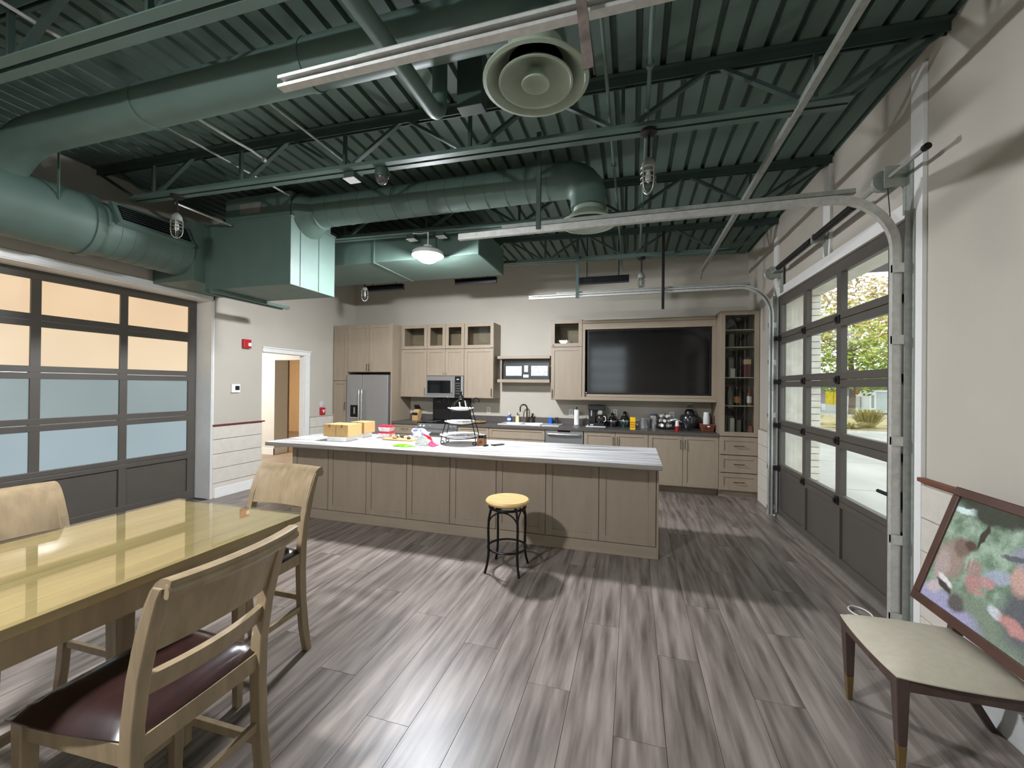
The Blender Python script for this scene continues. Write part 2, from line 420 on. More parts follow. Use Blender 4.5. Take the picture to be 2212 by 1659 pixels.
# torsion shaft
ts = thing('torsion_spring_shaft', 'dark torsion spring shaft with brackets above the daylight door', 'door spring', (1.60, 4.4, 2.97))
MB().tube([(1.60, 2.92, 2.97), (1.60, 5.85, 2.97)], .013, 10).build('shaft', GALV_D, ts, smooth=True)
MB().tube([(1.60, 3.72, 2.97), (1.60, 4.40, 2.97)], .03, 12).build('spring', DARKM, ts, smooth=True)
MB().tube([(1.60, 4.48, 2.97), (1.60, 5.40, 2.97)], .03, 12).build('spring', DARKM, ts, smooth=True)
MB().prism([(4.36, 3.03), (4.52, 3.03), (4.45, 2.80), (4.40, 2.80)], 'x', 1.69, 1.697).box(1.58, 4.42, 2.93, 1.695, 4.455, 3.01).build('center_bracket', GALV_D, ts)
for yy, lab in ((3.36, 'drum'), (5.70, 'drum')):
    MB().lathe([(.02, -.04), (.065, -.04), (.075, -.03), (.05, -.02), (.05, .03), (.03, .04)], (1.60, yy, 2.97), 20, 'y').build('cable_drum', GALV_D, ts, smooth=True)
    MB().box(1.57, yy-.10, 2.90, XR-.026, yy-.094, 3.04).box(XR-.032, yy-.16, 2.72, XR-.026, yy-.06, 3.06).build('end_bracket', GALV_D, ts)
MB().tube([(1.60, 3.29, 2.94), (1.62, 3.28, 2.6), (1.65, 3.27, .2)], .003, 6).build('lift_cable', DARKM, ts)
MB().lathe([(.013, 0), (.02, 0), (.02, .03), (.0, .03)], (1.60, 2.90, 2.97), 10, 'y').build('shaft_cap', BLACKM, ts)
# ================================================================ roof joists
def joist(y, label, x0=XL, x1=XR):
    root = thing('roof_joist', label, 'joist', ((x0+x1)/2, y, 3.33), 'open-web roof joists')
    def zt(x): return zdeck(x)-.004
    def zb(x): return 3.335-.02*x
    g = .013; wl = .052
    tc = MB(); 
    for s in (-1, 1):
        a0, a1 = y+s*g, y+s*(g+wl)
        tc.bar((x0, (a0+a1)/2, zt(x0)-.004), (x1, (a0+a1)/2, zt(x1)-.004), wl, .008)
        tc.bar((x0, y+s*(g+.004), zt(x0)-.032), (x1, y+s*(g+.004), zt(x1)-.032), .008, .056)
    tc.build('top_chord', GREEN_J, root)
    xe0, xe1 = x0+.55, x1-.48
    bc = MB()
    for s in (-1, 1):
        bc.bar((xe0, y+s*(g+wl/2), zb(xe0)+.004), (xe1, y+s*(g+wl/2), zb(xe1)+.004), wl, .008)
        bc.bar((xe0, y+s*(g+.004), zb(xe0)+.03), (xe1, y+s*(g+.004), zb(xe1)+.03), .008, .052)
    bc.build('bottom_chord', GREEN, root)
    nb = [-.08+1.145*k for k in range(-4, 2)]
    def web(p, q, w): MB().bar((p[0], y, p[1]), (q[0], y, q[1]), .024, w, upv=(0, 1, 0)).build('web_bar', GREEN_J, root)
    for xb in nb:
        if not (xe0-.1 < xb < xe1+.1): continue
        web((xb, zb(xb)+.03), (xb, zt(xb)-.03), .028)
        for s in (-1, 1):
            xt = xb+s*.572
            if x0 < xt < x1: web((xb+s*.03, zb(xb)+.03), (xt-s*.03, zt(xt)-.035), .036)
    web((xe1-.02, zb(xe1)+.03), (x1-.03, zt(x1)-.05), .03); web((xe0+.02, zb(xe0)+.03), (x0+.03, zt(x0)-.05), .03)
    return root
JY = [(0.0, 'green open-web roof joist directly above the camera position'), (1.47, 'green open-web roof joist in the top left corner, nearest one shown'),
      (2.95, 'green open-web roof joist carrying the dome camera, in front of the spiral duct'), (4.40, 'green open-web roof joist just past the round diffuser above the island'),
      (5.82, 'green open-web roof joist with short dark bars hanging below it')]
for y, l in JY: joist(y, l)

# bridging angle and conduits running front to back
br = thing('bridging_angle', 'pale galvanised angle running front to back under the joists at right', 'steel angle', (.97, 4.2, 3.29))
MB().box(.955, .2, 3.298, .995, 6.62, 3.302).box(.955, .2, 3.302, .959, 6.62, 3.34).build('angle', GALV_D, br)
MB().bar((.975, 6.60, 3.30), (.975, 6.76, 3.22), .022, .004).build('bent_end', GALV_D, br)
def conduit(pts, r, label, m=GALV_D, clips=()):
    root = thing('conduit', label, 'conduit', pts[0], 'ceiling conduits')
    MB().tube(pts, r, 8).build('pipe', m, root, smooth=True)
    for c in clips: MB().lathe([(r*1.0, -.012), (r*1.9, -.012), (r*1.9, .012), (r*1.0, .012)], c, 10, 'y').build('coupling', m, root, smooth=True)
conduit([(.08, .3, 3.45), (.08, 5.80, 3.45)], .013, 'straight green conduit feeding the caged lamp by the daylight door', GREEN, [(.08, 2.5, 3.45), (.08, 4.4, 3.45)])
conduit([(-.17, .3, 3.47), (-.17, 6.2, 3.47), (-.17, 6.28, 3.3)], .011, 'green conduit passing just right of the round diffusers', GREEN, [(-.17, 3.6, 3.47)])
conduit([(-2.53, 2.0, 3.60), (-2.53, 3.4, 3.60)], .010, 'thin pale conduit crossing the joist above the island', GALV_D)
conduit([(-3.21, 2.2, 3.60), (-3.21, 2.6, 3.60), (-3.17, 2.75, 3.585), (-3.17, 2.90, 3.57)], .011, 'short bright bent conduit below the big duct', GALV, [(-3.17, 2.88, 3.57)])
conduit([(-3.56, 2.1, 3.60), (-3.56, 3.55, 3.60)], .010, 'dull conduit left of the bright bent conduit', GALV_D)
conduit([(-3.25, .4, 3.60), (-3.25, 1.56, 3.60)], .011, 'bright conduit in the top left corner beyond the joist', GALV)
conduit([(-4.38, 2.97, 3.36), (-4.38, 3.56, 3.36)], .009, 'thin bright conduit above the caged lamp at the left duct', GALV)

# ================================================================ ducts
def ring(c, r, ax, w=.02, rr=.012): return MB().lathe([(r, -w), (r+rr, -w), (r+rr, w), (r, w)], c, 32, ax)
# near round duct with diffuser
d = thing('round_duct', 'large dark green round duct running across the upper left ceiling', 'duct', (-2.6, 2.05, 3.5))
pts = [(-.48, 2.05, 3.22), (-.48, 2.05, 3.34)]+[(-.48-.17*(1-math.cos(R(a))), 2.05, 3.35+.17*math.sin(R(a))) for a in range(15, 91, 15)]+[(-4.4, 2.05, 3.53), (-4.6, 2.05, 3.515), (-4.78, 2.05, 3.46), (-4.92, 2.05, 3.37), (-5.0, 2.05, 3.26)]
MB().tube(pts, [.135]*len(pts), 32).build('pipe', GREEN, d, smooth=True)
for xx in (-1.9, -3.3): ring((xx, 2.05, 3.52), .135, 'x', .02, .006).build('joint_band', GREEN, d, smooth=True)
def diffuser(c, r, label):
    t = thing('ceiling_diffuser', label, 'diffuser', c, 'round ceiling diffusers')
    z = 0.
    def part(nm, prof): MB().lathe(prof, (0, 0, 0), 40).build(nm, DIFM, t, smooth=True, local=True)
    part('outer_cone', [(.135, .10), (.16, .08), (r*.80, .03), (r*.93, .0), (r, .004), (r, .012), (r*.92, .012), (r*.80, .042), (.16, .095), (.135, .115)])
    part('middle_cone', [(r*.30, .075), (r*.50, .035), (r*.66, -.004), (r*.70, -.004), (r*.70, .004), (r*.55, .04), (r*.34, .085)])
    part('inner_cone', [(.0, .02), (r*.12, .015), (r*.22, -.006), (r*.26, -.008), (r*.27, .0), (r*.18, .05), (.0, .06)])
    part('neck', [(.13, .10), (.136, .10), (.136, .17), (.13, .17)])
DIFM = mat('diffuser_paint', (150, 164, 146), .5, var=.06)
diffuser((-.475, 1.98, 3.08), .262, 'large round pale green ceiling diffuser nearest the camera')
diffuser((-.41, 3.87, 3.09), .262, 'round pale green ceiling diffuser seen behind the horizontal door track')
# far spiral duct
d = thing('spiral_duct', 'shiny green spiral duct running across above the island lamp', 'duct', (-2.0, 3.87, 3.53))
pts = [(-3.7, 3.87, 3.53), (-.62, 3.87, 3.53)]+[(-.62+.21*math.sin(R(a)), 3.87, 3.32+.21*math.cos(R(a))) for a in range(15, 91, 15)]+[(-.41, 3.87, 3.24)]
MB().tube(pts, [.165]*len(pts), 32).build('pipe', GREEN, d, smooth=True)
for k in range(14): ring((-3.45+k*.205, 3.87, 3.53), .165, 'x', .004, .004).build('spiral_seam', GREEN, d, smooth=True)
MB().lathe([(.25, -.0), (.25, .04), (.165, .16), (.165, .2)], (-3.60, 3.87, 3.50), 32, 'x').build('take_off_cone', GREEN, d, smooth=True)
# plenum boxes
d = thing('plenum_box', 'big square green sheet metal plenum hanging over the left door end', 'duct', (-4.4, 3.95, 2.66))
box('main_box', GREEN, -4.82, 3.60, 2.66, -3.58, 4.29, 3.41, d, bev=.004)
box('wall_box', GREEN, XL+.003, 3.47, 2.745, -4.822, 4.28, 3.43, d, bev=.004)
box('riser_box', GREEN, -4.55, 3.63, 3.411, -3.62, 4.26, 3.70, d, bev=.004)
MB().box(-4.83, 3.59, 3.395, -3.57, 4.30, 3.415).build('top_flange', GREEN, d, bev=.003)
for xx in (-3.577,):
    for yy in (3.74, 4.02): box('seam', GREEN, xx-.004, yy-.006, 2.67, xx+.004, yy+.006, 3.39, d)
for xx in (-4.80, -4.68): MB().box(xx, 3.55, 2.62, xx+.045, 4.66, 2.658).build('support_channel', GREEN, d)
box('label_plate', mat('grey_plate', (124, 122, 112), .6), -4.33, 3.622, 3.50, -4.03, 3.63, 3.62, d)
# left duct along the wall
d = thing('wall_duct', 'large round green duct with a slotted grille above the left door', 'duct', (-5.06, 1.2, 3.08))
MB().tube([(-5.06, -2.8, 3.08), (-5.06, 2.62, 3.08)], .285, 36).build('pipe', GREEN, d, smooth=True)
MB().tube([(-5.06, 2.60, 3.08), (-5.06, 3.468, 3.08)], .262, 36).build('end_pipe', GREEN, d, smooth=True)
ring((-5.06, 2.60, 3.08), .285, 'y', .03, .012).build('collar', GREEN, d, smooth=True)
for k in range(6): ring((-5.06, 2.78+k*.115, 3.08), .262, 'y', .003, .003).build('spiral_seam', GREEN, d, smooth=True)
gx = -4.83
MB().bar((-4.853, 2.72, 3.205), (-4.853, 3.44, 3.205), .10, .25, upv=(-.5, 0, .866)).build('grille_frame', GREEN, d, bev=.004)
MB().bar((-4.808, 2.76, 3.231), (-4.808, 3.40, 3.231), .008, .17, upv=(-.5, 0, .866)).build('grille_slot', BLACKM, d)
for k in range(5): MB().bar((-4.806-.5*(k-2)*.03, 2.765, 3.234+.866*(k-2)*.03), (-4.806-.5*(k-2)*.03, 3.395, 3.234+.866*(k-2)*.03), .008, .004, upv=(-.5, 0, .866)).build('louvre', GREEN_J, d)
for yy in (2.3, .6):
    MB().bar((-4.79, yy, 3.15), (-4.79, yy, 3.78), .03, .004, upv=(0, 1, 0)).bar((-5.33, yy, 3.15), (-5.33, yy, 3.78), .03, .004, upv=(0, 1, 0)).build('hanger_strap', GREEN, d)
# rectangular duct
d = thing('rectangular_duct', 'flat rectangular green duct behind the lit lamp near the back wall', 'duct', (-3.1, 5.06, 3.15))
MB().box(-4.6, 4.58, 3.15, -1.77, 5.55, 3.50).build('body', GREEN, d, bev=.004)
for xx in (-3.22, -1.79): MB().box(xx-.012, 4.572, 3.142, xx+.012, 5.558, 3.508).build('joint_flange', GREEN, d)
# small round vent pipe
d = thing('vent_pipe', 'pale green vent pipe slanting past the big round duct', 'pipe', (-1.22, 1.4, 3.3))
MB().tube([(-1.21, -.8, 3.30), (-1.21, 2.30, 3.30)]+[(-1.21, 2.30+.10*math.sin(R(a)), 3.40-.10*math.cos(R(a))) for a in range(20, 91, 14)]+[(-1.21, 2.40, 3.74)], .048, 20).build('pipe', GREEN, d, smooth=True)
ring((-1.21, 1.25, 3.30), .048, 'y', .03, .006).build('coupling', GREEN, d, smooth=True)
dm = tag(MB().box(-1.10, 2.42, 3.36, -.93, 2.52, 3.72).build('damper_box', GREEN_J, bev=.004), 'small dark green box fixed beside the vent pipe end', 'box')
# strut hanger for a fixture near the plenum top

# ================================================================ hangers for the tracks
def hanger(x, y, z0, z1, label, m, dx=0., dy=0., w=.034):
    root = thing('track_hanger', label, 'hanger', (x, y, z0), 'perforated track hangers')
    MB().bar((x, y, z0), (x+dx, y+dy, z1), w, .004, upv=(0, 1, 0)).bar((x+.016, y+.016, z0), (x+dx+.016, y+dy+.016, z1), .004, .03, upv=(0, 1, 0)).build('angle', m, root)
hanger(-.145, 1.328, 2.60, 3.30, 'rusty perforated hanger angle in front of the nearest diffuser', RUST, dx=-.08)
hanger(-.74, 3.215, 2.84, 3.62, 'green hanger angle dropping to the near door track', GREEN_J)
hanger(-.75, 5.715, 2.80, 3.62, 'green hanger angle at the free end of the far door track', GREEN_J, w=.04)
hanger(.37, 5.70, 2.60, 3.62, 'dark hanger angle dropping below the far door track', DARKM)
def hbar(x0, x1, z, label):
    root = thing('hanging_bar', label, 'bar', ((x0+x1)/2, 5.92, z), 'short dark bars under the far joist')
    MB().box(x0, 5.90, z-.035, x1, 5.945, z+.035).box(x0, 5.875, z-.042, x1, 5.97, z-.034).box(x0, 5.875, z+.034, x1, 5.97, z+.042).build('channel', BLACKM, root)
    for xx in (x0+.12, x1-.14): MB().tube([(xx, 5.92, z+.02), (xx, 5.92, 3.72)], .007, 6).build('rod', BLACKM, root)
hbar(-4.30, -3.60, 3.175, 'short dark bar hanging over the refrigerator cabinet')
hbar(-2.68, -2.00, 3.185, 'short dark bar hanging over the floating shelves')
hbar(-.76, -.06, 3.085, 'short dark bar hanging over the television')

# ================================================================ lamps
CAGE = mat('cage_metal', (150, 148, 140), .4, .7)
def jar_lamp(x, y, z, label):
    """z = top of the glass jar"""
    t = thing('caged_lamp', label, 'lamp', (x, y, z), 'caged jar lamps')
    zt = 3.335-.02*x-z
    b = lambda: MB()
    b().lathe([(.0, zt+.0), (.055, zt), (.055, zt-.02), (.03, zt-.035), (.0, zt-.035)], n=18).build('canopy', DARKM, t, smooth=True, local=True)
    b().tube([(0, 0, zt-.03), (0, 0, .05)], .010, 8).build('stem', DARKM, t, smooth=True, local=True)
    b().lathe([(.012, .07), (.03, .055), (.044, .03), (.048, .0), (.048, -.012), (.0, -.012)], n=18).build('cap', GALV_D, t, smooth=True, local=True)
    b().lathe([(.040, -.01), (.041, -.11), (.034, -.145), (.016, -.162), (.0, -.165)], n=18).build('globe', JAR, t, smooth=True, local=True)
    b().lathe([(.0, -.01), (.012, -.02), (.02, -.06), (.02, -.085), (.0, -.11)], n=12).build('bulb', WHITE, t, smooth=True, local=True)
    c = MB()
    for k in range(4):
        th = R(45+90*k); ca, sa = math.cos(th), math.sin(th)
        c.tube([(.048*ca, .048*sa, 0), (.049*ca, .049*sa, -.11), (.040*ca, .040*sa, -.15), (.016*ca, .016*sa, -.175), (0, 0, -.178)], .0035, 6)
    for zz in (-.005, -.04, -.075, -.11):
        c.tube([(.049*math.cos(R(a)), .049*math.sin(R(a)), zz) for a in range(0, 360, 18)], .0035, 6, closed=True)
    c.build('cage', CAGE, t, smooth=True, local=True)
    return t
jar_lamp(.09, 2.95, 3.08, 'unlit caged jar lamp hanging in front of the near door track')
jar_lamp(.10, 5.82, 3.06, 'small unlit caged jar lamp above the far door track')
jar_lamp(-4.33, 2.95, 3.18, 'unlit caged jar lamp hanging before the slotted wall duct')
jar_lamp(-4.26, 5.82, 3.13, 'unlit caged jar lamp above the refrigerator cabinet')
# lit LED lamp
lp = (-2.33, 4.36, 3.12)
t = thing('pendant_lamp', 'bright lit round pendant lamp over the island', 'lamp', lp)
LENS = emis('lamp_lens', (245, 248, 255), LAMP_L)
MB().lathe([(.0, .10), (.05, .10), (.06, .06), (.15, .045), (.18, .02), (.185, -.022), (.178, -.022), (.17, .0), (.13, .0)], n=28).build('housing', WHITE, t, smooth=True, local=True)
MB().lathe([(.13, .002), (.128, -.03), (.11, -.065), (.07, -.09), (.0, -.10)], n=28).build('lens', LENS, t, smooth=True, local=True)
MB().tube([(0, 0, .10), (0, 0, .26)], .008, 8).build('stem', WHITE, t, local=True)
MB().tube([(0, 0, .24), (-.03, 0, .255), (-.1, 0, .25), (-.2, 0, .262)], .005, 6).build('cable', WHITE, t, local=True)
def disk(name, loc, w, size, col, parent=None):
    l = bpy.data.lights.new(name, 'AREA'); l.shape = 'DISK'; l.size = size; l.energy = w; l.color = col
    o = bpy.data.objects.new(name, l); COL.objects.link(o); o.location = loc
    if parent: o.parent = parent
    return o
# the lamp's twin behind the camera
t2 = copy_tree(t); t2.location = (-2.25, -.12, 3.12); t2['label'] = 'lit round pendant lamp behind the camera position'
for o in t2.children:
    if o.name.startswith('lens'):
        o.data = o.data.copy(); o.data.materials[0] = emis('lamp_lens_near', (245, 248, 255), LAMP_L*.85)
# junction boxes with white cover plates
def jbox(x, y, z, label):
    r_ = thing('junction_box', label, 'junction box', (x, y, z), 'ceiling junction boxes')
    box('body', GREEN_J, x-.05, y-.045, z, x+.05, y+.045, z+.05, r_)
    box('cover_plate', WHITE, x-.056, y-.05, z-.004, x+.056, y+.05, z, r_)
jbox(-2.32, 2.98, 3.325, 'junction box with white cover left of the dome camera')
jbox(-2.58, 4.43, 3.335, 'junction box with white cover left of the lit lamp')
jbox(-2.19, 4.43, 3.335, 'junction box with white cover right of the lit lamp')
t = thing('dome_camera', 'small glossy dome camera under the joist above the island', 'camera', (-2.02, 2.97, 3.30))
MB().lathe([(.0, .07), (.055, .07), (.06, .02), (.055, .0)], n=20).build('housing', GREEN_J, t, smooth=True, local=True)
MB().lathe([(.052, .0), (.046, -.03), (.026, -.05), (.0, -.056)], n=20).build('dome', mat('smoked_dome', (70, 68, 66), .08, var=.1, coat=.6), t, smooth=True, local=True)
# hall and office lamps (they light the doorway)
def small_lamp(x, y, z, w, col, label):
    t = thing('ceiling_lamp', label, 'lamp', (x, y, z))
    MB().lathe([(.0, .04), (.14, .04), (.15, .0), (.13, -.02), (.0, -.03)], n=20).build('shade', WHITE, t, smooth=True, local=True)
    disk('bulb_light', (0, 0, -.05), w, .2, col, t)
small_lamp(-8.2, 5.7, 2.85, 110., (1., .97, .93), 'round ceiling lamp in the hall beyond the doorway')
small_lamp(-8.2, 9.6, 2.85, 60., (1., .8, .55), 'round warm ceiling lamp in the office beyond the hall')
# ================================================================ kitchen cabinets
YC, YU, YT = 6.58, 6.82, 6.56        # fronts: base, wall, tall units
def shaker(parent, x0, z0, x1, z1, y, nm='door', glassy=False, fw_=.058):
    """frame-and-panel front facing -Y; y = cabinet face"""
    g = .0028; x0 += g; x1 -= g; z0 += g; z1 -= g; t = .019
    b = MB().box(x0, y-t, z0, x0+fw_, y, z1).box(x1-fw_, y-t, z0, x1, y, z1).box(x0+fw_, y-t, z0, x1-fw_, y, z0+fw_).box(x0+fw_, y-t, z1-fw_, x1-fw_, y, z1)
    o = b.build(nm, CAB, parent, bev=.0015, seg=1)
    if glassy: MB().box(x0+fw_-.004, y-.010, z0+fw_-.004, x1-fw_+.004, y-.006, z1-fw_+.004).build('glass', CGLASS, o)
    else: MB().box(x0+fw_-.002, y-.008, z0+fw_-.002, x1-fw_+.002, y, z1-fw_+.002).build('center_panel', CAB, o)
    return o
def pull_v(o, x, y, z, l=.13, m=None):
    MB().tube([(x, y-.019, z), (x, y-.045, z), (x, y-.045, z+l), (x, y-.019, z+l)], .0045, 8).build('handle', m or DARKM, o, smooth=True)
def pull_h(o, x, y, z, l=.13):
    MB().tube([(x-l/2, y-.019, z), (x-l/2, y-.045, z), (x+l/2, y-.045, z), (x+l/2, y-.019, z)], .0045, 8).build('handle', DARKM, o, smooth=True)
def knob(o, x, y, z):
    MB().lathe([(.004, 0), (.004, -.012), (.012, -.016), (.013, -.022), (.0, -.026)], (x, y-.019, z), 12, 'y').build('knob', STEELB, o, smooth=True)
def carcass(parent, x0, y0, z0, x1, y1, z1, nm='body', t=.016, back=True):
    b = MB().box(x0, y0, z0, x0+t, y1, z1).box(x1-t, y0, z0, x1, y1, z1).box(x0+t, y0, z0, x1-t, y1, z0+t).box(x0+t, y0, z1-t, x1-t, y1, z1)
    if back: b.box(x0+t, y1-.01, z0+t, x1-t, y1, z1-t)
    return b.build(nm, CAB, parent)
YW = YB-.002
# tall pantry left of the fridge
c = thing('pantry_cabinet', 'narrow tall greige wood pantry cabinet in the corner left of the refrigerator', 'cabinet', (-5.3, 6.9, 0))
MB().box(-5.462, YT, .10, -5.152, YW, 2.685).box(-5.462, YT+.06, 0, -5.152, YW, .10).build('body', CAB, c)
pull_v(shaker(c, -5.462, .11, -5.152, 1.64, YT), -5.18, YT, 1.1); shaker(c, -5.462, 1.645, -5.152, 2.68, YT)
# over-fridge cabinet and end panel
c = thing('fridge_top_cabinet', 'two-door greige wood cabinet directly above the refrigerator', 'cabinet', (-4.68, 6.9, 1.8))
box('body', CAB, -5.148, YT, 1.80, -4.222, YW, 2.685, c)
pull_v(shaker(c, -5.148, 1.805, -4.685, 2.68, YT), -4.71, YT, 1.83, .12); pull_v(shaker(c, -4.685, 1.805, -4.222, 2.68, YT), -4.66, YT, 1.83, .12)
box('end_panel', CAB, -4.220, YT-.02, 0, -4.190, YW, 2.685, c)
# refrigerator
f = thing('refrigerator', 'stainless steel side-by-side refrigerator with a water dispenser', 'refrigerator', (-4.69, 6.85, 0))
box('body', mat('fridge_grey', (86, 86, 86), .5), -5.125, 6.56, .02, -4.245, 7.17, 1.745, f, bev=.004)
dl = MB().box(-5.125, 6.50, .06, -4.797, 6.555, 1.755).build('door', STEEL, f, bev=.008)
dr = MB().box(-4.791, 6.50, .06, -4.245, 6.555, 1.755).build('door', STEEL, f, bev=.008)
for d_, xx in ((dl, -4.825), (dr, -4.765)):
    MB().tube([(xx, 6.50, .45), (xx, 6.455, .47), (xx, 6.45, .6), (xx, 6.45, 1.38), (xx, 6.455, 1.47), (xx, 6.50, 1.49)], .014, 10).build('handle', STEELB, d_, smooth=True)
MB().box(-5.04, 6.497, .95, -4.86, 6.502, 1.31).build('dispenser_frame', STEEL, dl)
MB().box(-5.035, 6.492, .955, -4.865, 6.499, 1.19).build('dispenser_well', BLACKM, dl)
MB().box(-4.96, 6.485, 1.03, -4.93, 6.495, 1.15).build('paddle', STEEL, dl); MB().box(-5.03, 6.47, .955, -4.87, 6.497, .968).build('drip_tray', STEELB, dl)
# wall cabinets
def wall_cab(x0, x1, z0, lab, glass_cols, door_cols, knob_side, zsp=2.23):
    c = thing('wall_cabinet', lab, 'cabinet', ((x0+x1)/2, 7.0, z0), 'wall cabinets')
    carcass(c, x0, YU, z0, x1, YW, 2.685)
    box('shelf', CAB, x0+.016, YU+.01, zsp-.008, x1-.016, YW-.012, zsp+.008, c)
    n = len(glass_cols)-1
    for i in range(n):
        o = shaker(c, glass_cols[i], zsp+.004, glass_cols[i+1], 2.683, YU, 'glass_door', True)
        kx = (glass_cols[i+1]-.028) if (knob_side[i] > 0) else (glass_cols[i]+.028)
        knob(o, kx, YU, zsp+.035)
    n = len(door_cols)-1
    for i in range(n):
        o = shaker(c, door_cols[i], z0+.002, door_cols[i+1], zsp+.002, YU)
        s = knob_side[i]; kx = (door_cols[i+1]-.028) if s > 0 else (door_cols[i]+.028)
        if z0 > 1.5: knob(o, kx, YU, z0+.05)
        else: pull_v(o, kx, YU, z0+.04)
    return c
wall_cab(-4.160, -3.632, 1.35, 'wall cabinet with one glass top door between refrigerator panel and microwave', [-4.160, -3.632], [-4.160, -3.632], [1])
wall_cab(-3.630, -2.892, 1.745, 'short wall cabinet with paired glass doors above the microwave', [-3.630, -3.261, -2.892], [-3.630, -3.261, -2.892], [1, -1])
wall_cab(-2.890, -2.340, 1.35, 'wall cabinet with one glass top door right of the microwave', [-2.890, -2.340], [-2.890, -2.340], [1])
wall_cab(-1.320, -.802, 1.35, 'wall cabinet holding white dishes beside the television', [-1.320, -.802], [-1.320, -.802], [-1])
tag(box('filler_strip', CAB, -4.188, YU+.01, 1.35, -4.162, YW, 2.685), 'thin wood filler strip between refrigerator panel and wall cabinet', 'filler')
# dishes in the right cabinet
for k in range(3):
    tag(MB().lathe([(.03, 0), (.07, .02), (.095, .05), (.09, .05), (.065, .025), (.0, .008)], (-1.07, 6.97, 2.24+k*.022), 24).build('bowl', CERAM, smooth=True),
        ['lowest', 'middle', 'topmost'][k]+' of the white bowls stacked behind glass beside the television', 'bowl', 'stacked white bowls')
# microwave
w = thing('microwave', 'stainless over-the-range microwave with black window', 'microwave', (-3.26, 7.0, 1.35))
box('body', STEEL, -3.626, 6.80, 1.352, -2.896, YW, 1.742, w)
do = MB().box(-3.626, 6.775, 1.40, -3.06, 6.80, 1.735).build('door', STEEL, w, bev=.004)
box('window', GLASSB, -3.60, 6.772, 1.43, -3.14, 6.777, 1.66, do); MB().tube([(-3.105, 6.775, 1.43), (-3.105, 6.74, 1.45), (-3.105, 6.74, 1.66), (-3.105, 6.775, 1.68)], .011, 8).build('handle', STEELB, do, smooth=True)
box('control_panel', GLASSB, -3.055, 6.773, 1.36, -2.94, 6.80, 1.735, w); box('trim', STEELB, -2.938, 6.773, 1.355, -2.898, 6.80, 1.738, w)
box('vent_strip', STEEL, -3.624, 6.774, 1.355, -3.06, 6.80, 1.398, w)
DISP = emis('lit_display', (200, 230, 230), 1.2)
box('display', DISP, -3.02, 6.7715, 1.675, -2.975, 6.773, 1.69, w)
for r_ in range(5):
    for q in range(3): box('key', mat('key_grey', (92, 92, 94), .5), -3.04+q*.03, 6.7715, 1.42+r_*.045, -3.02+q*.03, 6.773, 1.44+r_*.045, w)
# floating shelves with framed display
def fshelf(z0, z1, lab):
    s = thing('floating_shelf', lab, 'shelf', (-1.83, 7.05, z0), 'floating shelves over the sink')
    MB().box(-2.30, 6.90, z0, -1.36, YW, z1).build('board', CAB_H, s, bev=.004)
    for xx in (-2.30, -1.36): MB().box(xx-.006, 6.905, z0+.002, xx+.006, YW, z1-.002).build('end_cap', DARKM, s)
fshelf(2.05, 2.10, 'upper thick wooden floating shelf over the sink'); fshelf(1.635, 1.69, 'lower thick wooden floating shelf over the sink')
MBk = thing('shelf_back_panel', 'wooden back panel with side cheek between the two floating shelves', 'panel', (-1.8, 7.15, 1.69))
box('panel', CAB_H, -2.24, 7.16, 1.692, -1.36, YW, 2.048, MBk); box('cheek', CAB, -2.26, 6.96, 1.692, -2.235, 7.158, 2.048, MBk); box('rail', CAB_H, -2.234, 7.10, 2.00, -1.36, 7.158, 2.048, MBk)
fd = thing('framed_display', 'wide black framed display with two bright photographs on the lower shelf', 'frame', (-1.79, 6.99, 1.692))
FT = MB().box(-2.21, 6.97, 1.692, -1.375, 6.99, 1.985).build('frame', mat('frame_green_black', (46, 52, 50), .3), fd, bev=.004)
PH = mat('pale_photo', (214, 220, 214), .12, var=.2, scale=22, coat=.6)
box('photo', PH, -2.16, 6.964, 1.755, -1.87, 6.971, 1.925, fd); box('photo', PH, -1.70, 6.964, 1.755, -1.405, 6.971, 1.93, fd); box('photo', PH, -1.825, 6.964, 1.82, -1.755, 6.971, 1.935, fd)
box('white_card', WHITE, -1.84, 6.962, 1.725, -1.745, 6.971, 1.775, fd); box('dark_band', BLACKM, -2.21, 6.966, 1.985, -1.375, 6.992, 2.0, fd)
# television in its wood surround
tv = thing('television_surround', 'wide greige wood surround framing the television', 'cabinet', (.2, 7.0, 1.36))
MB().box(-.798, 6.80, 2.51, 1.205, YW, 2.61).build('head_rail', CAB_H, tv, bev=.003); MB().box(-.798, 6.775, 2.61, 1.205, YW, 2.66).build('crown', CAB_H, tv, bev=.01)
MB().box(-.798, 6.74, 1.36, 1.205, YW, 1.41).build('sill', CAB_H, tv, bev=.004)
box('side', CAB, -.798, 6.80, 1.411, -.755, YW, 2.509, tv); box('side', CAB, 1.152, 6.80, 1.411, 1.205, YW, 2.509, tv); box('back', CABIN, -.754, 7.17, 1.411, 1.151, YW, 2.509, tv)
box('ledge', CAB_H, -.754, 6.84, 1.412, 1.151, 7.168, 1.455, tv)
TVG = mat('tv_screen', (10, 10, 13), .09, var=.2, spec=.7)
t = thing('television', 'large black flat screen television above the dark counter', 'television', (.2, 6.9, 1.456))
MB().box(-.725, 6.86, 1.462, 1.140, 6.90, 2.503).build('case', BLACK, t, bev=.004); box('screen', TVG, -.705, 6.856, 1.482, 1.120, 6.862, 2.488, t)
MB().box(.0, 6.87, 1.4555, .4, 7.0, 1.464).box(.12, 6.895, 1.464, .3, 6.93, 1.9).build('stand', BLACK, t)
MB().lathe([(.0, -.006), (.012, -.004), (.012, 0)], (-.735, 6.838, 1.475), 10, 'y').build('power_light', STEELB, t)
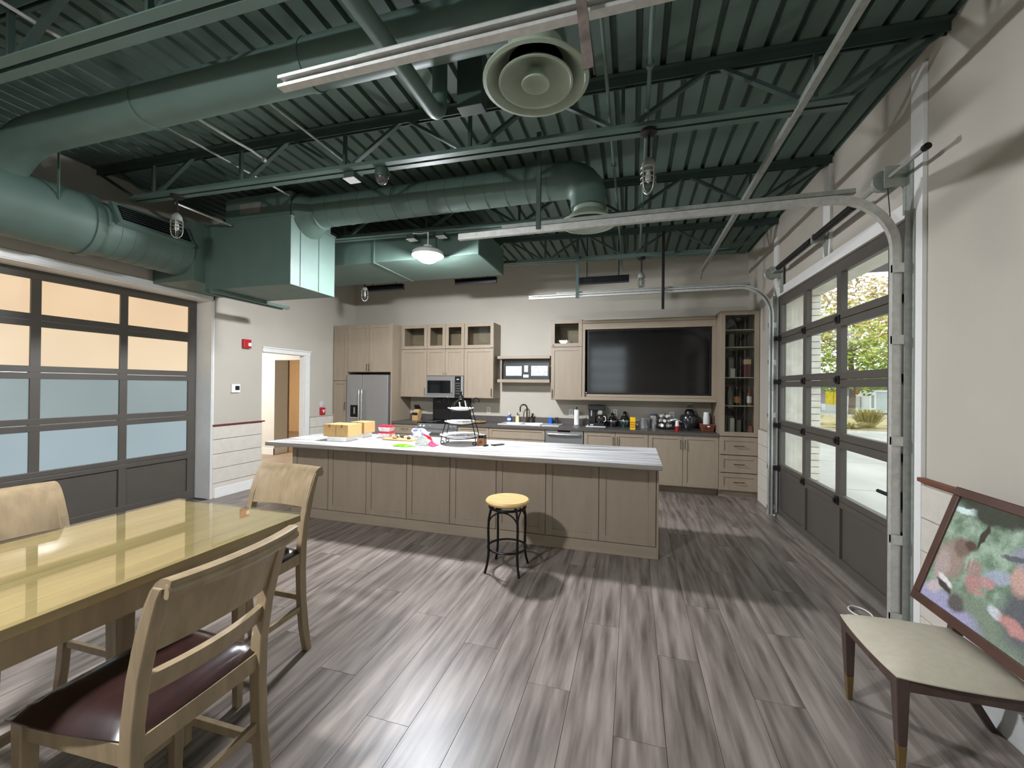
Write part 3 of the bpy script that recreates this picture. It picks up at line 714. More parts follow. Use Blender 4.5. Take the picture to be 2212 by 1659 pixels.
# tall glass cabinet
c = thing('tall_glass_cabinet', 'tall greige wood cabinet with glass door and three drawers by the right wall', 'cabinet', (1.46, 6.9, 0))
b = MB().box(1.207, YT, .10, 1.225, YW, 2.69).box(1.700, YT, .10, 1.718, YW, 2.69).box(1.225, YT, .10, 1.70, YW, .12).box(1.225, YT, .885, 1.70, YW, .91).box(1.225, YT, 2.67, 1.70, YW, 2.69)
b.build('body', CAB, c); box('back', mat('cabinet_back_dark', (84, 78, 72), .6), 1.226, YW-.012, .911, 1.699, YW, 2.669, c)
box('toe_kick', CAB, 1.21, YT+.06, 0, 1.715, YW, .10, c)
o = shaker(c, 1.210, .885, 1.716, 2.69, YT, 'glass_door', True, .062)
for z in (1.32, 1.73, 2.17, 2.42): box('shelf', mat('shelf_glass_edge', (196, 196, 176), .25, var=.03), 1.226, YT+.05, z-.005, 1.699, YW-.014, z+.005, c)
for z0, z1 in ((.11, .36), (.365, .615), (.62, .88)): pull_h(shaker(c, 1.210, z0, 1.716, z1, YT, 'drawer'), 1.463, YT, (z0+z1)/2)
# base cabinets
def base_cab(x0, x1, lab, kind):
    c = thing('base_cabinet', lab, 'cabinet', ((x0+x1)/2, 6.9, 0), 'base cabinets')
    MB().box(x0, YC, .10, x1, YW, .873).box(x0, YC+.075, 0, x1, YW, .10).build('body', CAB, c)
    xm = (x0+x1)/2
    if kind == 'doors':
        pull_v(shaker(c, x0, .11, xm, .87, YC), xm-.03, YC, .67); pull_v(shaker(c, xm, .11, x1, .87, YC), xm+.03, YC, .67)
    elif kind == 'drawers':
        for z0, z1 in ((.11, .40), (.405, .69), (.695, .87)): pull_h(shaker(c, x0, z0, x1, z1, YC, 'drawer', fw_=.045), xm, YC, (z0+z1)/2)
    elif kind == 'sink':
        shaker(c, x0, .695, x1, .87, YC, 'false_front', fw_=.045)
        pull_v(shaker(c, x0, .11, xm, .69, YC), xm-.03, YC, .5); pull_v(shaker(c, xm, .11, x1, .69, YC), xm+.03, YC, .5)
    return c
base_cab(-4.188, -3.668, 'drawer base cabinet between refrigerator panel and range', 'drawers')
base_cab(-2.892, -2.325, 'drawer base cabinet right of the range', 'drawers')
base_cab(-2.323, -1.362, 'sink base cabinet under the white sink', 'sink')
base_cab(-.735, .232, 'two-door base cabinet right of the dishwasher', 'doors')
base_cab(.234, 1.205, 'two-door base cabinet beside the tall glass cabinet', 'doors')
# dishwasher
w = thing('dishwasher', 'stainless dishwasher with towel bar handle under the counter', 'dishwasher', (-1.05, 6.9, 0))
box('body', BLACK, -1.355, YC+.01, .02, -.742, YW, .872, w); o = MB().box(-1.352, YC-.025, .11, -.745, YC+.008, .868).build('door', STEEL, w, bev=.004)
MB().tube([(-1.32, YC-.025, .81), (-1.30, YC-.06, .81), (-1.05, YC-.068, .81), (-.80, YC-.06, .81), (-.78, YC-.025, .81)], .014, 10).build('handle', STEELB, o, smooth=True)
box('control_strip', GLASSB, -1.15, YC-.026, .845, -.95, YC+.0, .868, o); box('toe_kick', BLACK, -1.352, YC+.05, 0, -.745, YC+.1, .018, w)
# countertops
CT = thing('countertop', 'long dark laminate countertop with sink along the back wall', 'countertop', (-.8, 6.9, .875))
MB().box(-2.893, 6.535, .874, -2.18, YW, .914).box(-2.18, 6.535, .874, -1.48, 6.69, .914).box(-2.18, 7.13, .874, -1.48, YW, .914).box(-1.48, 6.535, .874, 1.206, YW, .914).build('slab', COUNTER, CT)
box('upstand', COUNTER, -2.893, 7.178, .9145, 1.206, YW, 1.02, CT)
CT2 = thing('countertop', 'short dark laminate countertop left of the range', 'countertop', (-3.9, 6.9, .875))
box('slab', COUNTER, -4.189, 6.535, .874, -3.668, YW, .914, CT2, bev=.003); box('upstand', COUNTER, -4.189, 7.178, .9145, -3.668, YW, 1.02, CT2)
# range
w = thing('range', 'black and stainless electric range with black backguard', 'range', (-3.28, 6.9, 0))
box('body', STEEL, -3.662, 6.57, .02, -2.898, 7.19, .90, w); box('cooktop', GLASSB, -3.664, 6.545, .901, -2.896, 7.12, .917, w, bev=.003)
MB().box(-3.655, 7.10, .918, -2.905, 7.195, 1.325).build('backguard', BLACK, w, bev=.01)
for (bx, by, r_) in ((-3.47, 6.70, .10), (-3.09, 6.70, .08), (-3.47, 6.95, .08), (-3.09, 6.95, .10)):
    MB().lathe([(r_-.004, 0), (r_, 0), (r_, .001), (r_-.004, .001)], (bx, by, .9175), 28).build('burner_ring', mat('ring_grey', (90, 90, 92), .3), w)
o = MB().box(-3.655, 6.535, .22, -2.905, 6.57, .80).build('oven_door', STEEL, w, bev=.004)
box('oven_window', GLASSB, -3.56, 6.532, .38, -3.0, 6.536, .66, o); MB().tube([(-3.62, 6.535, .765), (-3.60, 6.49, .765), (-2.96, 6.49, .765), (-2.94, 6.535, .765)], .012, 10).build('handle', STEELB, o, smooth=True)
box('control_strip', STEEL, -3.655, 6.54, .81, -2.905, 6.57, .90, w); box('drawer', STEEL, -3.655, 6.54, .04, -2.905, 6.57, .21, w)
for k, kx in enumerate((-3.60, -3.53, -3.42, -3.03, -2.96)): MB().lathe([(.018, 0), (.016, -.022), (.0, -.022)], (kx, 6.54, .855), 14, 'y').build('knob', WHITE if k < 2 else STEELB, w, smooth=True)
for s in (-1, 1): MB().tube(arc((-3.28+s*.25, 7.094, 1.22), .05, 30, 150, 8), .004, 6).build('gauge_trim', STEELB, w)
# ================================================================ island
I = thing('kitchen_island', 'long greige wood kitchen island with eight framed panels', 'island', (-1.85, 4.36, 0))
IX0, IX1, IY = -3.91, .22, 4.01
box('body', CAB, IX0+.001, IY, .0, IX1-.001, 4.70, .868, I)
for k in range(8):
    a = IX0+.004+k*.5152; shaker(I, a, .112, a+.5152, .866, IY, 'panel', fw_=.062)
box('plinth', CAB_H, IX0, IY-.019, 0, IX1, IY-.001, .108, I, bev=.002)
box('end_panel', CAB, IX1-.0005, IY-.0185, .002, IX1+.018, 4.70, .867, I, bev=.002)
ITOP = mat('streaked_laminate', (120, 119, 118), .3, scale=2.4, stretch=(.45, 15, 1), col2=(226, 226, 225), detail=8., spec=.5)
ISID = mat('streaked_laminate_edge', (112, 106, 97), .4, scale=3., stretch=(.8, 6, 30), col2=(164, 158, 148), detail=6.)
for e_, q_ in zip(next(n for n in ITOP.node_tree.nodes if n.type == 'VALTORGB').color_ramp.elements, (.40, .56)): e_.position = q_
it = thing('island_top', 'white and grey streaked laminate top of the kitchen island', 'worktop', (-1.88, 4.23, .87))
MB().box(-4.01, 3.702, .871, .25, 4.76, .912).build('slab', ISID, it, bev=.003); box('surface', ITOP, -4.009, 3.703, .9122, .249, 4.759, .914, it)
# ================================================================ table and counter-height chairs
TX0, TX1, TY0, TY1 = -2.50, -1.62, .12, 1.735
t = thing('dining_table', 'counter-height wooden table with a glass sheet on top', 'table', (-2.06, .93, 0))
# boards of the top
nb = 7; bw = (TX1-TX0-.02)/nb
for k in range(nb): MB().box(TX0+.01+k*bw+.0008, TY0+.10, .872, TX0+.01+(k+1)*bw-.0008, TY1-.10, .905).build('top_board', OAKX, t, bev=.0015, seg=1)
for y0, y1 in ((TY0+.01, TY0+.099), (TY1-.099, TY1-.01)): box('end_board', OAKX, TX0+.01, y0, .872, TX1-.01, y1, .905, t, bev=.0015)
for (x0, y0, x1, y1) in ((TX0+.05, TY0+.05, TX0+.075, TY1-.05), (TX1-.075, TY0+.05, TX1-.05, TY1-.05), (TX0+.075, TY0+.05, TX1-.075, TY0+.075), (TX0+.075, TY1-.075, TX1-.075, TY1-.05)):
    box('apron', OAKW, x0, y0, .775, x1, y1, .871, t)
for xx in (-2.26, -1.88):
    for yy in (.52, 1.32): MB().bar((xx, yy, .871), (xx, yy, 0), .085, .085, taper=.75).build('leg', OAKW, t, bev=.004)
g = tag(MB().box(TX0, TY0, .906, TX1, TY1, .913).build('glass_sheet', TGLASS, bev=.002), 'clear glass sheet covering the wooden dining table', 'glass top')

def make_chair():
    """local: x = side, y = facing direction, seat centre at origin"""
    c = bpy.data.objects.new('counter_chair', None); COL.objects.link(c)
    L = dict(local=True)
    HWB, HWF = .205, .235
    # rear posts, one sweep from floor to top, leaning back
    PY = [(-.262, 0.), (-.235, .14), (-.215, .32), (-.208, .50), (-.212, .64), (-.232, .78), (-.262, .90), (-.300, 1.005), (-.318, 1.04)]
    for s in (-1, 1):
        rings = []
        for k, (y, z) in enumerate(PY):
            w = .036; d = .046 if k > 0 else .04
            if k >= 7: d = .034
            x0, x1 = s*HWB-w/2, s*HWB+w/2
            rings.append([(x0, y-d/2, z), (x1, y-d/2, z), (x1, y+d/2, z), (x0, y+d/2, z)])
        MB().loft(rings).build('rear_leg', OAKW, c, bev=.004, **L)
        MB().bar((s*(HWF-.02), .195, .595), (s*(HWF-.02), .195, 0), .045, .045, taper=.72).build('front_leg', OAKW, c, bev=.004, **L)
    # aprons
    MB().bar((-HWB, -.205, .565), (HWB, -.205, .565), .022, .062).build('apron', OAKW, c, bev=.002, **L)
    MB().bar((-HWF+.03, .2, .565), (HWF-.03, .2, .565), .022, .062).build('apron', OAKW, c, bev=.002, **L)
    for s in (-1, 1): MB().bar((s*HWB, -.19, .565), (s*(HWF-.02), .19, .565), .022, .062).build('apron', OAKW, c, bev=.002, **L)
    # stretchers
    MB().bar((-HWB, -.214, .33), (HWB, -.214, .33), .02, .03).build('stretcher', OAKW, c, bev=.002, **L)
    MB().bar((-HWF+.03, .197, .20), (HWF-.03, .197, .20), .024, .036).build('stretcher', OAKW, c, bev=.002, **L)
    for s in (-1, 1): MB().bar((s*HWB, -.22, .27), (s*(HWF-.022), .18, .27), .02, .032).build('stretcher', OAKW, c, bev=.002, **L)
    # padded seat
    def seat(u, v, top):
        a, b = u*2-1, v*2-1
        w = HWB+.012+(HWF+.008-HWB)*v
        ra = max(abs(a), abs(b)); e = (1-ra**6)
        x = a*w*(1-.04*b*b*abs(a)); y = -.205+.43*v
        y = .01+b*.222*(1-.03*a*a)
        return (x, y, (.602+.045*e*(1-.25*(a*a+b*b)/2)) if top else .597)
    n = 14
    m_ = MB()
    vs = [seat(i/n, j/n, True) for j in range(n+1) for i in range(n+1)]; k0 = len(vs); vs += [seat(i/n, j/n, False) for j in range(n+1) for i in range(n+1)]
    fs = []
    for j in range(n):
        for i in range(n):
            q = j*(n+1)+i; fs.append((q, q+1, q+n+2, q+n+1)); fs.append((k0+q, k0+q+n+1, k0+q+n+2, k0+q+1))
    for i in range(n):
        for a, b in (((i), (i+1)), (n*(n+1)+i+1, n*(n+1)+i), ((i+1)*(n+1), i*(n+1)), (i*(n+1)+n, (i+1)*(n+1)+n)): fs.append((a, k0+a, k0+b, b))
    m_._add(vs, fs).build('seat_pad', LEATHER, c, smooth=True, **L)
    # broad top rail, bowed and rolled back along its upper edge
    def rail(name, prof, bow, hw, th):
        nU = 14; rings = []
        outer = []
        for k, (y, z) in enumerate(prof):
            a = prof[max(k-1, 0)]; b = prof[min(k+1, len(prof)-1)]; ty, tz = b[0]-a[0], b[1]-a[1]; l = math.hypot(ty, tz)
            outer.append((y, z, -tz/l, ty/l))
        for i in range(nU+1):
            s = -1+2*i/nU; off = -bow*(1-s*s)
            f_ = [(s*hw, y+off-ny*th/2, z-nz*th/2) for (y, z, ny, nz) in outer]; b_ = [(s*hw, y+off+ny*th/2, z+nz*th/2) for (y, z, ny, nz) in reversed(outer)]
            rings.append(f_+b_)
        MB().loft(rings).build(name, OAKW, c, smooth=True, **L)
    rail('top_rail', [(-.236, .845), (-.246, .88), (-.262, .93), (-.28, .98), (-.300, 1.02), (-.316, 1.040), (-.330, 1.050), (-.346, 1.053), (-.358, 1.049)], .03, HWB+.014, .028)
    MB().tube([(-HWB-.014+(2*HWB+.028)*i/14, -.342-.03*(1-(-1+2*i/14)**2), 1.032) for i in range(15)], .021, 12).build('top_roll', OAKW, c, smooth=True, **L)
    rail('lower_rail', [(-.214, .715), (-.222, .745), (-.230, .775)], .03, HWB-.012, .02)
    return c
ch = make_chair(); tag(ch, 'wooden counter chair with brown leather seat in the foreground at the table side', 'chair', 'counter chairs at the table')
ch.location = (-1.515, .985, 0); ch.rotation_euler = (0, 0, R(90+2))      # faces -X
c2 = copy_tree(ch); c2.location = (-2.055, 1.755, 0); c2.rotation_euler = (0, 0, R(180)); c2['label'] = 'wooden counter chair at the far end of the table, back towards the island'
c3 = copy_tree(ch); c3.location = (-2.50, 1.15, 0); c3.rotation_euler = (0, 0, R(-90)); c3['label'] = 'wooden counter chair behind the table at the left picture edge'

# ================================================================ bar stool
s_ = thing('bar_stool', 'round wooden-seat bar stool with black bent metal legs by the island', 'stool', (-1.03, 3.41, 0))
L = dict(local=True)
MB().lathe([(.0, .560), (.12, .556), (.168, .562), (.186, .575), (.190, .590), (.180, .603), (.14, .601), (.07, .596), (.0, .595)], n=36).build('seat', mat('stool_wood', (204, 172, 116), .45, var=.1, scale=7, stretch=(1, 5, 1)), s_, smooth=True, **L)
MB().tube([(.155*math.cos(R(a)), .155*math.sin(R(a)), .535) for a in range(0, 360, 12)], .011, 8, closed=True).build('seat_ring', BLACKM, s_, smooth=True, **L)
MB().tube([(.168*math.cos(R(a)), .168*math.sin(R(a)), .19) for a in range(0, 360, 10)], .009, 8, closed=True).build('foot_ring', BLACKM, s_, smooth=True, **L)
LEG = [(.140, .575), (.160, .53), (.178, .45), (.182, .36), (.178, .25), (.178, .15), (.190, .07), (.212, .0)]
for k in range(4):
    th = R(45+90*k); ca, sa = math.cos(th), math.sin(th)
    MB().tube([(r*ca, r*sa, z) for r, z in LEG], .011, 8).build('leg', BLACKM, s_, smooth=True, **L)
    # arched brace between neighbouring legs
    th2 = R(135+90*k); p0 = Vector((.180*ca, .180*sa, .40)); p1 = Vector((.180*math.cos(th2), .180*math.sin(th2), .40)); pts = []
    for i in range(13):
        u = i/12; q = p0.lerp(p1, .5-.5*math.cos(math.pi*u)); pts.append((q.x, q.y, .40+.115*math.sin(math.pi*u)))
    MB().tube(pts, .0065, 6).build('arch_brace', BLACKM, s_, smooth=True, **L)
    p0 = Vector((.15*ca, .15*sa, .545)); MB().bar((.15*ca, .15*sa, .548), (.05*ca, .05*sa, .560), .02, .006).build('seat_tab', BLACKM, s_, **L)

# ================================================================ side chair carrying the framed picture
SEATB = mat('beige_upholstery', (188, 180, 160), .6, var=.05, scale=30)
WALN = mat('dark_walnut', (74, 58, 52), .4, var=.2, scale=6, stretch=(4, 4, .6))
BRASS = mat('brass_tip', (150, 126, 84), .35, .8, var=.05)
c = thing('side_chair', 'low chair with beige padded seat and brass-tipped dark legs at right', 'chair', (1.26, 2.27, 0))
X0, X1, Y0, Y1 = 1.02, 1.50, 2.02, 2.52
def pad(u, v, top):
    a, b = u*2-1, v*2-1; k = 1-.035*(a*a*b*b)*2
    x = 1.26+a*.245*k; y = 2.27+b*.255*k; e = 1-max(abs(a), abs(b))**3.5
    return (x, y, (.425+.055*e*(1-.3*(a*a+b*b)/2)) if top else .42)
n = 14; m_ = MB(); vs = [pad(i/n, j/n, True) for j in range(n+1) for i in range(n+1)]; k0 = len(vs); vs += [pad(i/n, j/n, False) for j in range(n+1) for i in range(n+1)]; fs = []
for j in range(n):
    for i in range(n):
        q = j*(n+1)+i; fs.append((q, q+1, q+n+2, q+n+1)); fs.append((k0+q, k0+q+n+1, k0+q+n+2, k0+q+1))
for i in range(n):
    for a, b in ((i, i+1), (n*(n+1)+i+1, n*(n+1)+i), ((i+1)*(n+1), i*(n+1)), (i*(n+1)+n, (i+1)*(n+1)+n)): fs.append((a, k0+a, k0+b, b))
m_._add(vs, fs).build('seat_pad', SEATB, c, smooth=True)
for (x0, y0, x1, y1) in ((1.035, 2.04, 1.06, 2.50), (1.06, 2.04, 1.49, 2.065), (1.06, 2.475, 1.49, 2.50), (1.465, 2.065, 1.49, 2.475)): box('apron', WALN, x0, y0, .365, x1, y1, .419, c, bev=.003)
for (xx, yy, dx, dy) in ((1.055, 2.06, .02, .03), (1.055, 2.48, .02, .03)):
    p, q = Vector((xx, yy, .419)), Vector((xx+dx, yy+dy*(1 if yy > 2.2 else 1), 0)); m1 = p.lerp(q, .70)
    MB().bar(p, m1, .05, .05, taper=.66).build('leg', WALN, c, bev=.005); MB().bar(m1, q, .0325, .0325, taper=.62).build('leg_tip', BRASS, c, bev=.003)
for yy in (2.065, 2.475):
    rings = []
    for (xx, z, d) in ((1.62, 0, .03), (1.55, .12, .036), (1.49, .26, .042), (1.475, .40, .046), (1.49, .52, .042), (1.53, .68, .036), (1.575, .80, .03)):
        rings.append([(xx-d/2, yy-.018, z), (xx+d/2, yy-.018, z), (xx+d/2, yy+.018, z), (xx-d/2, yy+.018, z)])
    MB().loft(rings).build('rear_leg', WALN, c, bev=.003)
MB().bar((1.515, 2.085, .62), (1.515, 2.455, .62), .02, .06).bar((1.565, 2.085, .775), (1.565, 2.455, .775), .022, .06).build('back_rail', WALN, c, bev=.003)
# framed picture leaning back across the chair
B_ = Vector((1.432, 2.70, .484)); V_ = Vector((.195, 0, .595)).normalized(); U_ = Vector((0, -1, 0)); Nn = U_.cross(V_)
pic = bpy.data.objects.new('framed_picture', None); COL.objects.link(pic); tag(pic, 'brown framed outdoor photograph leaning on the side chair', 'picture')
pic.matrix_world = Matrix(((U_.x, V_.x, Nn.x, B_.x), (U_.y, V_.y, Nn.y, B_.y), (U_.z, V_.z, Nn.z, B_.z), (0, 0, 0, 1)))
PWd, PHt, fwd = .92, .626, .045
FR = mat('picture_frame_wood', (78, 52, 42), .4, var=.2, scale=8)
sgn = 1 if Nn.x < 0 else -1
for (x0, y0, x1, y1) in ((0, 0, PWd, fwd), (0, PHt-fwd, PWd, PHt), (0, fwd, fwd, PHt-fwd), (PWd-fwd, fwd, PWd, PHt-fwd)):
    MB().box(x0, y0, -.012*sgn, x1, y1, .012*sgn).build('frame_side', FR, pic, bev=.004, local=True)
# print: soft-edged shapes
pm = bpy.data.materials.new('printed_photo'); pm.use_nodes = True; nt = pm.node_tree; N = nt.nodes; Lk = nt.links; P = N['Principled BSDF']; P.inputs['Roughness'].default_value = .25
tc = N.new('ShaderNodeTexCoord'); nz = N.new('ShaderNodeTexNoise'); nz.inputs['Scale'].default_value = 14; nz.inputs['Detail'].default_value = 5; Lk.new(tc.outputs['Object'], nz.inputs['Vector'])
wz = N.new('ShaderNodeVectorMath'); wz.operation = 'MULTIPLY_ADD'; wz.inputs[1].default_value = (.05, .05, 0); Lk.new(nz.outputs['Color'], wz.inputs[0]); Lk.new(tc.outputs['Object'], wz.inputs[2])
def ell(prev, cx, cy_, rx, ry, rot, col, soft=.25, warp=True):
    mp = N.new('ShaderNodeMapping'); mp.vector_type = 'TEXTURE'; o_ = .025 if warp else 0.
    mp.inputs['Location'].default_value = (cx+o_, cy_+o_, 0); mp.inputs['Rotation'].default_value = (0, 0, R(rot)); mp.inputs['Scale'].default_value = (rx, ry, 1000)
    Lk.new(wz.outputs[0] if warp else tc.outputs['Object'], mp.inputs['Vector'])
    ln_ = N.new('ShaderNodeVectorMath'); ln_.operation = 'LENGTH'; Lk.new(mp.outputs[0], ln_.inputs[0])
    mr = N.new('ShaderNodeMapRange'); mr.inputs['From Min'].default_value = 1+soft; mr.inputs['From Max'].default_value = 1-soft; Lk.new(ln_.outputs['Value'], mr.inputs['Value'])
    mx = N.new('ShaderNodeMix'); mx.data_type = 'RGBA'; Lk.new(mr.outputs[0], mx.inputs['Factor']); Lk.new(prev, mx.inputs['A']); mx.inputs['B'].default_value = rgb(col); return mx.outputs['Result']
cr = N.new('ShaderNodeValToRGB'); cr.color_ramp.elements[0].color = rgb((92, 122, 92)); cr.color_ramp.elements[1].color = rgb((150, 176, 150)); cr.color_ramp.elements[0].position = .35; cr.color_ramp.elements[1].position = .65; Lk.new(nz.outputs['Fac'], cr.inputs[0])
c_ = cr.outputs['Color']
for e in ((.40, .60, .5, .075, 0, (52, 56, 46)), (.13, .525, .09, .016, 8, (205, 226, 224)), (.52, .54, .06, .02, 0, (196, 216, 214)), (.27, .55, .13, .06, 0, (56, 62, 48)), (.254, .44, .014, .07, -8, (58, 50, 40)),
          (.45, .10, .30, .09, 0, (118, 134, 112)), (.20, .06, .22, .055, -4, (150, 146, 182)), (.11, .12, .06, .035, 30, (186, 172, 176)),
          (.13, .27, .085, .10, 15, (150, 128, 112)), (.175, .355, .055, .045, -10, (120, 96, 82)), (.21, .375, .03, .022, -20, (84, 60, 50)), (.10, .235, .045, .08, 10, (170, 148, 142)),
          (.155, .17, .055, .012, -25, (216, 214, 210)), (.16, .145, .055, .014, -25, (70, 62, 58)), (.26, .10, .05, .04, 0, (92, 88, 84)),
          (.60, .22, .14, .14, 0, (92, 96, 100)), (.40, .30, .07, .032, 18, (150, 160, 178)), (.345, .25, .05, .026, 8, (176, 130, 124)), (.30, .225, .042, .04, 0, (172, 120, 114))):
    c_ = ell(c_, *e)
for fx, fy, ro in ((.243, .285, 12), (.262, .297, 4), (.282, .295, -6), (.30, .283, -14)): c_ = ell(c_, fx, fy, .008, .034, ro, (164, 116, 110), .3, False)
for e in ((.345, .195, .028, .010, 10, (176, 124, 116)), (.50, .34, .055, .07, 0, (188, 142, 126)), (.49, .43, .075, .05, 0, (140, 142, 156)), (.44, .405, .06, .012, 10, (92, 92, 104)), (.455, .165, .04, .020, -12, (190, 196, 200)), (.54, .15, .07, .026, -10, (182, 118, 110))):
    c_ = ell(c_, *e)
n2 = N.new('ShaderNodeTexNoise'); n2.inputs['Scale'].default_value = 170; n2.inputs['Detail'].default_value = 8; Lk.new(tc.outputs['Object'], n2.inputs['Vector'])
mr_ = N.new('ShaderNodeMapRange'); mr_.inputs['From Min'].default_value = .3; mr_.inputs['From Max'].default_value = .7; mr_.inputs['To Min'].default_value = .78; mr_.inputs['To Max'].default_value = 1.2; Lk.new(n2.outputs['Fac'], mr_.inputs['Value'])
mm = N.new('ShaderNodeMix'); mm.data_type = 'RGBA'; mm.blend_type = 'MULTIPLY'; mm.inputs['Factor'].default_value = 1; Lk.new(c_, mm.inputs['A']); Lk.new(mr_.outputs[0], mm.inputs['B'])
hs = N.new('ShaderNodeHueSaturation'); hs.inputs['Saturation'].default_value = .8; hs.inputs['Value'].default_value = 1.15; Lk.new(mm.outputs['Result'], hs.inputs['Color'])
Lk.new(hs.outputs[0], P.inputs['Base Color'])
MB().box(fwd-.004, fwd-.004, -.003, PWd-fwd+.004, PHt-fwd+.004, .003).build('print', pm, pic, local=True)
# white boxes behind the chair legs
tag(MB().box(1.64, 1.75, .0, 1.69, 2.62, .16).build('white_board', mat('white_board', (206, 208, 206), .5), bev=.004), 'white board standing against the wall under the picture', 'board')
tag(MB().tube([(1.66, 3.30, .006), (1.62, 3.36, .006)]+[(1.55+.065*math.cos(R(a)), 3.47+.08*math.sin(R(a)), .006+.012*math.sin(R(a/2))) for a in range(-40, 300, 15)]+[(1.58, 3.30, .006), (1.56, 3.2, .006), (1.55, 3.05, .006), (1.57, 2.88, .006), (1.62, 2.7, .006)], .005, 8).build('cord', WHITE, smooth=True), 'thin white cord looped on the floor below the daylight door', 'cord')
# ================================================================ things on the walls
def fire(nm, y0, y1, z0, z1, lab, cat): 
    r_ = thing(nm, lab, cat, (XL, (y0+y1)/2, z0)); return r_
r_ = fire('fire_strobe', 4.64, 4.76, 2.09, 2.22, 'red fire alarm strobe high on the left wall', 'alarm')
MB().box(XL, 4.64, 2.09, XL+.05, 4.76, 2.22).build('body', RED, r_, bev=.006); box('lens', WHITE, XL+.05, 4.70, 2.12, XL+.07, 4.745, 2.17, r_, bev=.004)
r_ = fire('thermostat', 4.48, 4.61, 1.44, 1.56, 'white wall thermostat left of the doorway', 'thermostat')
MB().box(XL, 4.48, 1.44, XL+.025, 4.61, 1.56).build('body', WHITE, r_, bev=.004); box('screen', BLACK, XL+.025, 4.53, 1.475, XL+.027, 4.595, 1.535, r_)
r_ = fire('pull_station', 6.2, 6.33, 1.0, 1.15, 'red fire alarm pull station right of the doorway', 'alarm')
MB().box(XL, 6.21, 1.01, XL+.04, 6.32, 1.14).build('body', RED, r_, bev=.006)
MB().box(XL+.04, 6.235, 1.085, XL+.05, 6.30, 1.10).box(XL+.04, 6.258, 1.05, XL+.05, 6.277, 1.085).build('lever', WHITE, r_)
r_ = fire('sounder', 6.2, 6.33, 1.16, 1.2, 'round clear sounder just above the pull station', 'alarm')
MB().lathe([(.06, 0), (.06, .012), (.04, .02), (.0, .02)], (XL, 6.265, 1.205), 20, 'x').build('body', mat('clear_cover', (196, 196, 192), .2), r_, smooth=True)
def outlet(x, z, lab, y=YB):
    r_ = thing('wall_outlet', lab, 'outlet', (x, y, z), 'wall outlets')
    box('plate', WHITE, x-.036, y-.006, z-.057, x+.036, y, z+.057, r_, bev=.002)
    for dz in (-.022, .022): box('socket', mat('socket_grey', (180, 180, 176), .5), x-.016, y-.008, z+dz-.013, x+.016, y-.006, z+dz+.013, r_)
outlet(-2.56, 1.12, 'white outlet between the range and the sink'); outlet(-1.03, 1.12, 'white outlet left of the paper towel holder'); outlet(-.28, 1.14, 'white outlet behind the dark lidded jars'); outlet(.62, 1.12, 'white outlet behind the small red cups')
# ================================================================ things on the back counter (z = .914)
ZC = .9145
def lat(name, label, cat, x, y, z, parts, group=None, n=20):
    """parts: list of (partname, material, profile)"""
    t = thing(name, label, cat, (x, y, z), group)
    for nm, m, pr in parts: MB().lathe(pr, n=n).build(nm, m, t, smooth=True, local=True)
    return t
# knife block
k = thing('knife_block', 'light wood knife block with black handled knives left of the range', 'knife block', (-3.86, 6.86, ZC))
MB().prism([(6.80, ZC), (6.92, ZC), (6.98, ZC+.17), (6.88, ZC+.21), (6.80, ZC+.10)], 'x', -3.92, -3.81).build('block', KRAFT, k, bev=.003)
for i in range(4):
    for j in range(2): MB().bar((-3.905+i*.027, 6.90+j*.04, ZC+.18), (-3.905+i*.027, 6.86+j*.04, ZC+.29-.03*j), .015, .022).build('knife_handle', BLACK, k, bev=.003)
tag(box('face_band', BLACK, -3.921, 6.797, ZC+.10, -3.809, 6.80, ZC+.15, k), 'dark band', 'x'); del bpy.data.objects['face_band']['category']; del bpy.data.objects['face_band']['label']
tag(MB().lathe([(.0, .0), (.10, .0), (.145, .018), (.15, .028), (.14, .026), (.10, .010), (.0, .008)], (-2.62, 6.82, ZC), 28).build('glass_plate', mat('amber_glass', (176, 140, 78), .12, var=.4, scale=30, coat=.5), smooth=True), 'shallow amber patterned plate between range and sink', 'plate')
# sink + faucet
s_ = thing('sink', 'white drop-in double sink in the back counter', 'sink', (-1.83, 6.91, .914))
tag(MB().box(-1.45, 6.70, ZC, -1.16, 7.13, ZC+.012).build('drying_board', CERAM, bev=.004), 'flat white drying board right of the sink', 'board')
b = MB().box(-2.21, 6.672, .9142, -2.16, 7.145, .926).box(-1.51, 6.672, .9142, -1.46, 7.145, .926).box(-2.16, 6.672, .9142, -1.51, 6.71, .926).box(-2.16, 7.06, .9142, -1.51, 7.145, .926).box(-1.85, 6.71, .9, -1.82, 7.06, .924)
b.build('rim', CERAM, s_, bev=.004)
for x0, x1 in ((-2.165, -1.845), (-1.825, -1.505)):
    MB().box(x0, 6.705, .74, x1, 7.065, .75).box(x0, 6.705, .75, x0+.008, 7.065, .914).box(x1-.008, 6.705, .75, x1, 7.065, .914).box(x0, 6.705, .75, x1, 6.713, .914).box(x0, 7.057, .75, x1, 7.065, .914).build('basin', CERAM, s_)
f = thing('faucet', 'tall dark bronze gooseneck faucet behind the sink', 'faucet', (-1.80, 7.10, .926))
BRZ = mat('bronze_metal', (78, 66, 58), .3, .8)
MB().tube([(-1.80, 7.10, .926), (-1.80, 7.10, 1.18)]+[(-1.80-.055+.055*math.cos(R(a)), 7.10-.06*(1-math.cos(R(a)))*.5, 1.18+.065*math.sin(R(a))) for a in range(20, 181, 20)]+[(-1.912, 7.05, 1.12)], .013, 12).build('spout', BRZ, f, smooth=True)
MB().lathe([(.03, 0), (.03, .012), (.02, .02), (.018, .05), (.0, .05)], (-1.80, 7.10, .9262), 18).build('base', BRZ, f, smooth=True)
MB().tube([(-1.785, 7.10, .96), (-1.74, 7.09, 1.0), (-1.70, 7.08, 1.06)], [.012, .014, .008], 10).build('lever', BRZ, f, smooth=True)
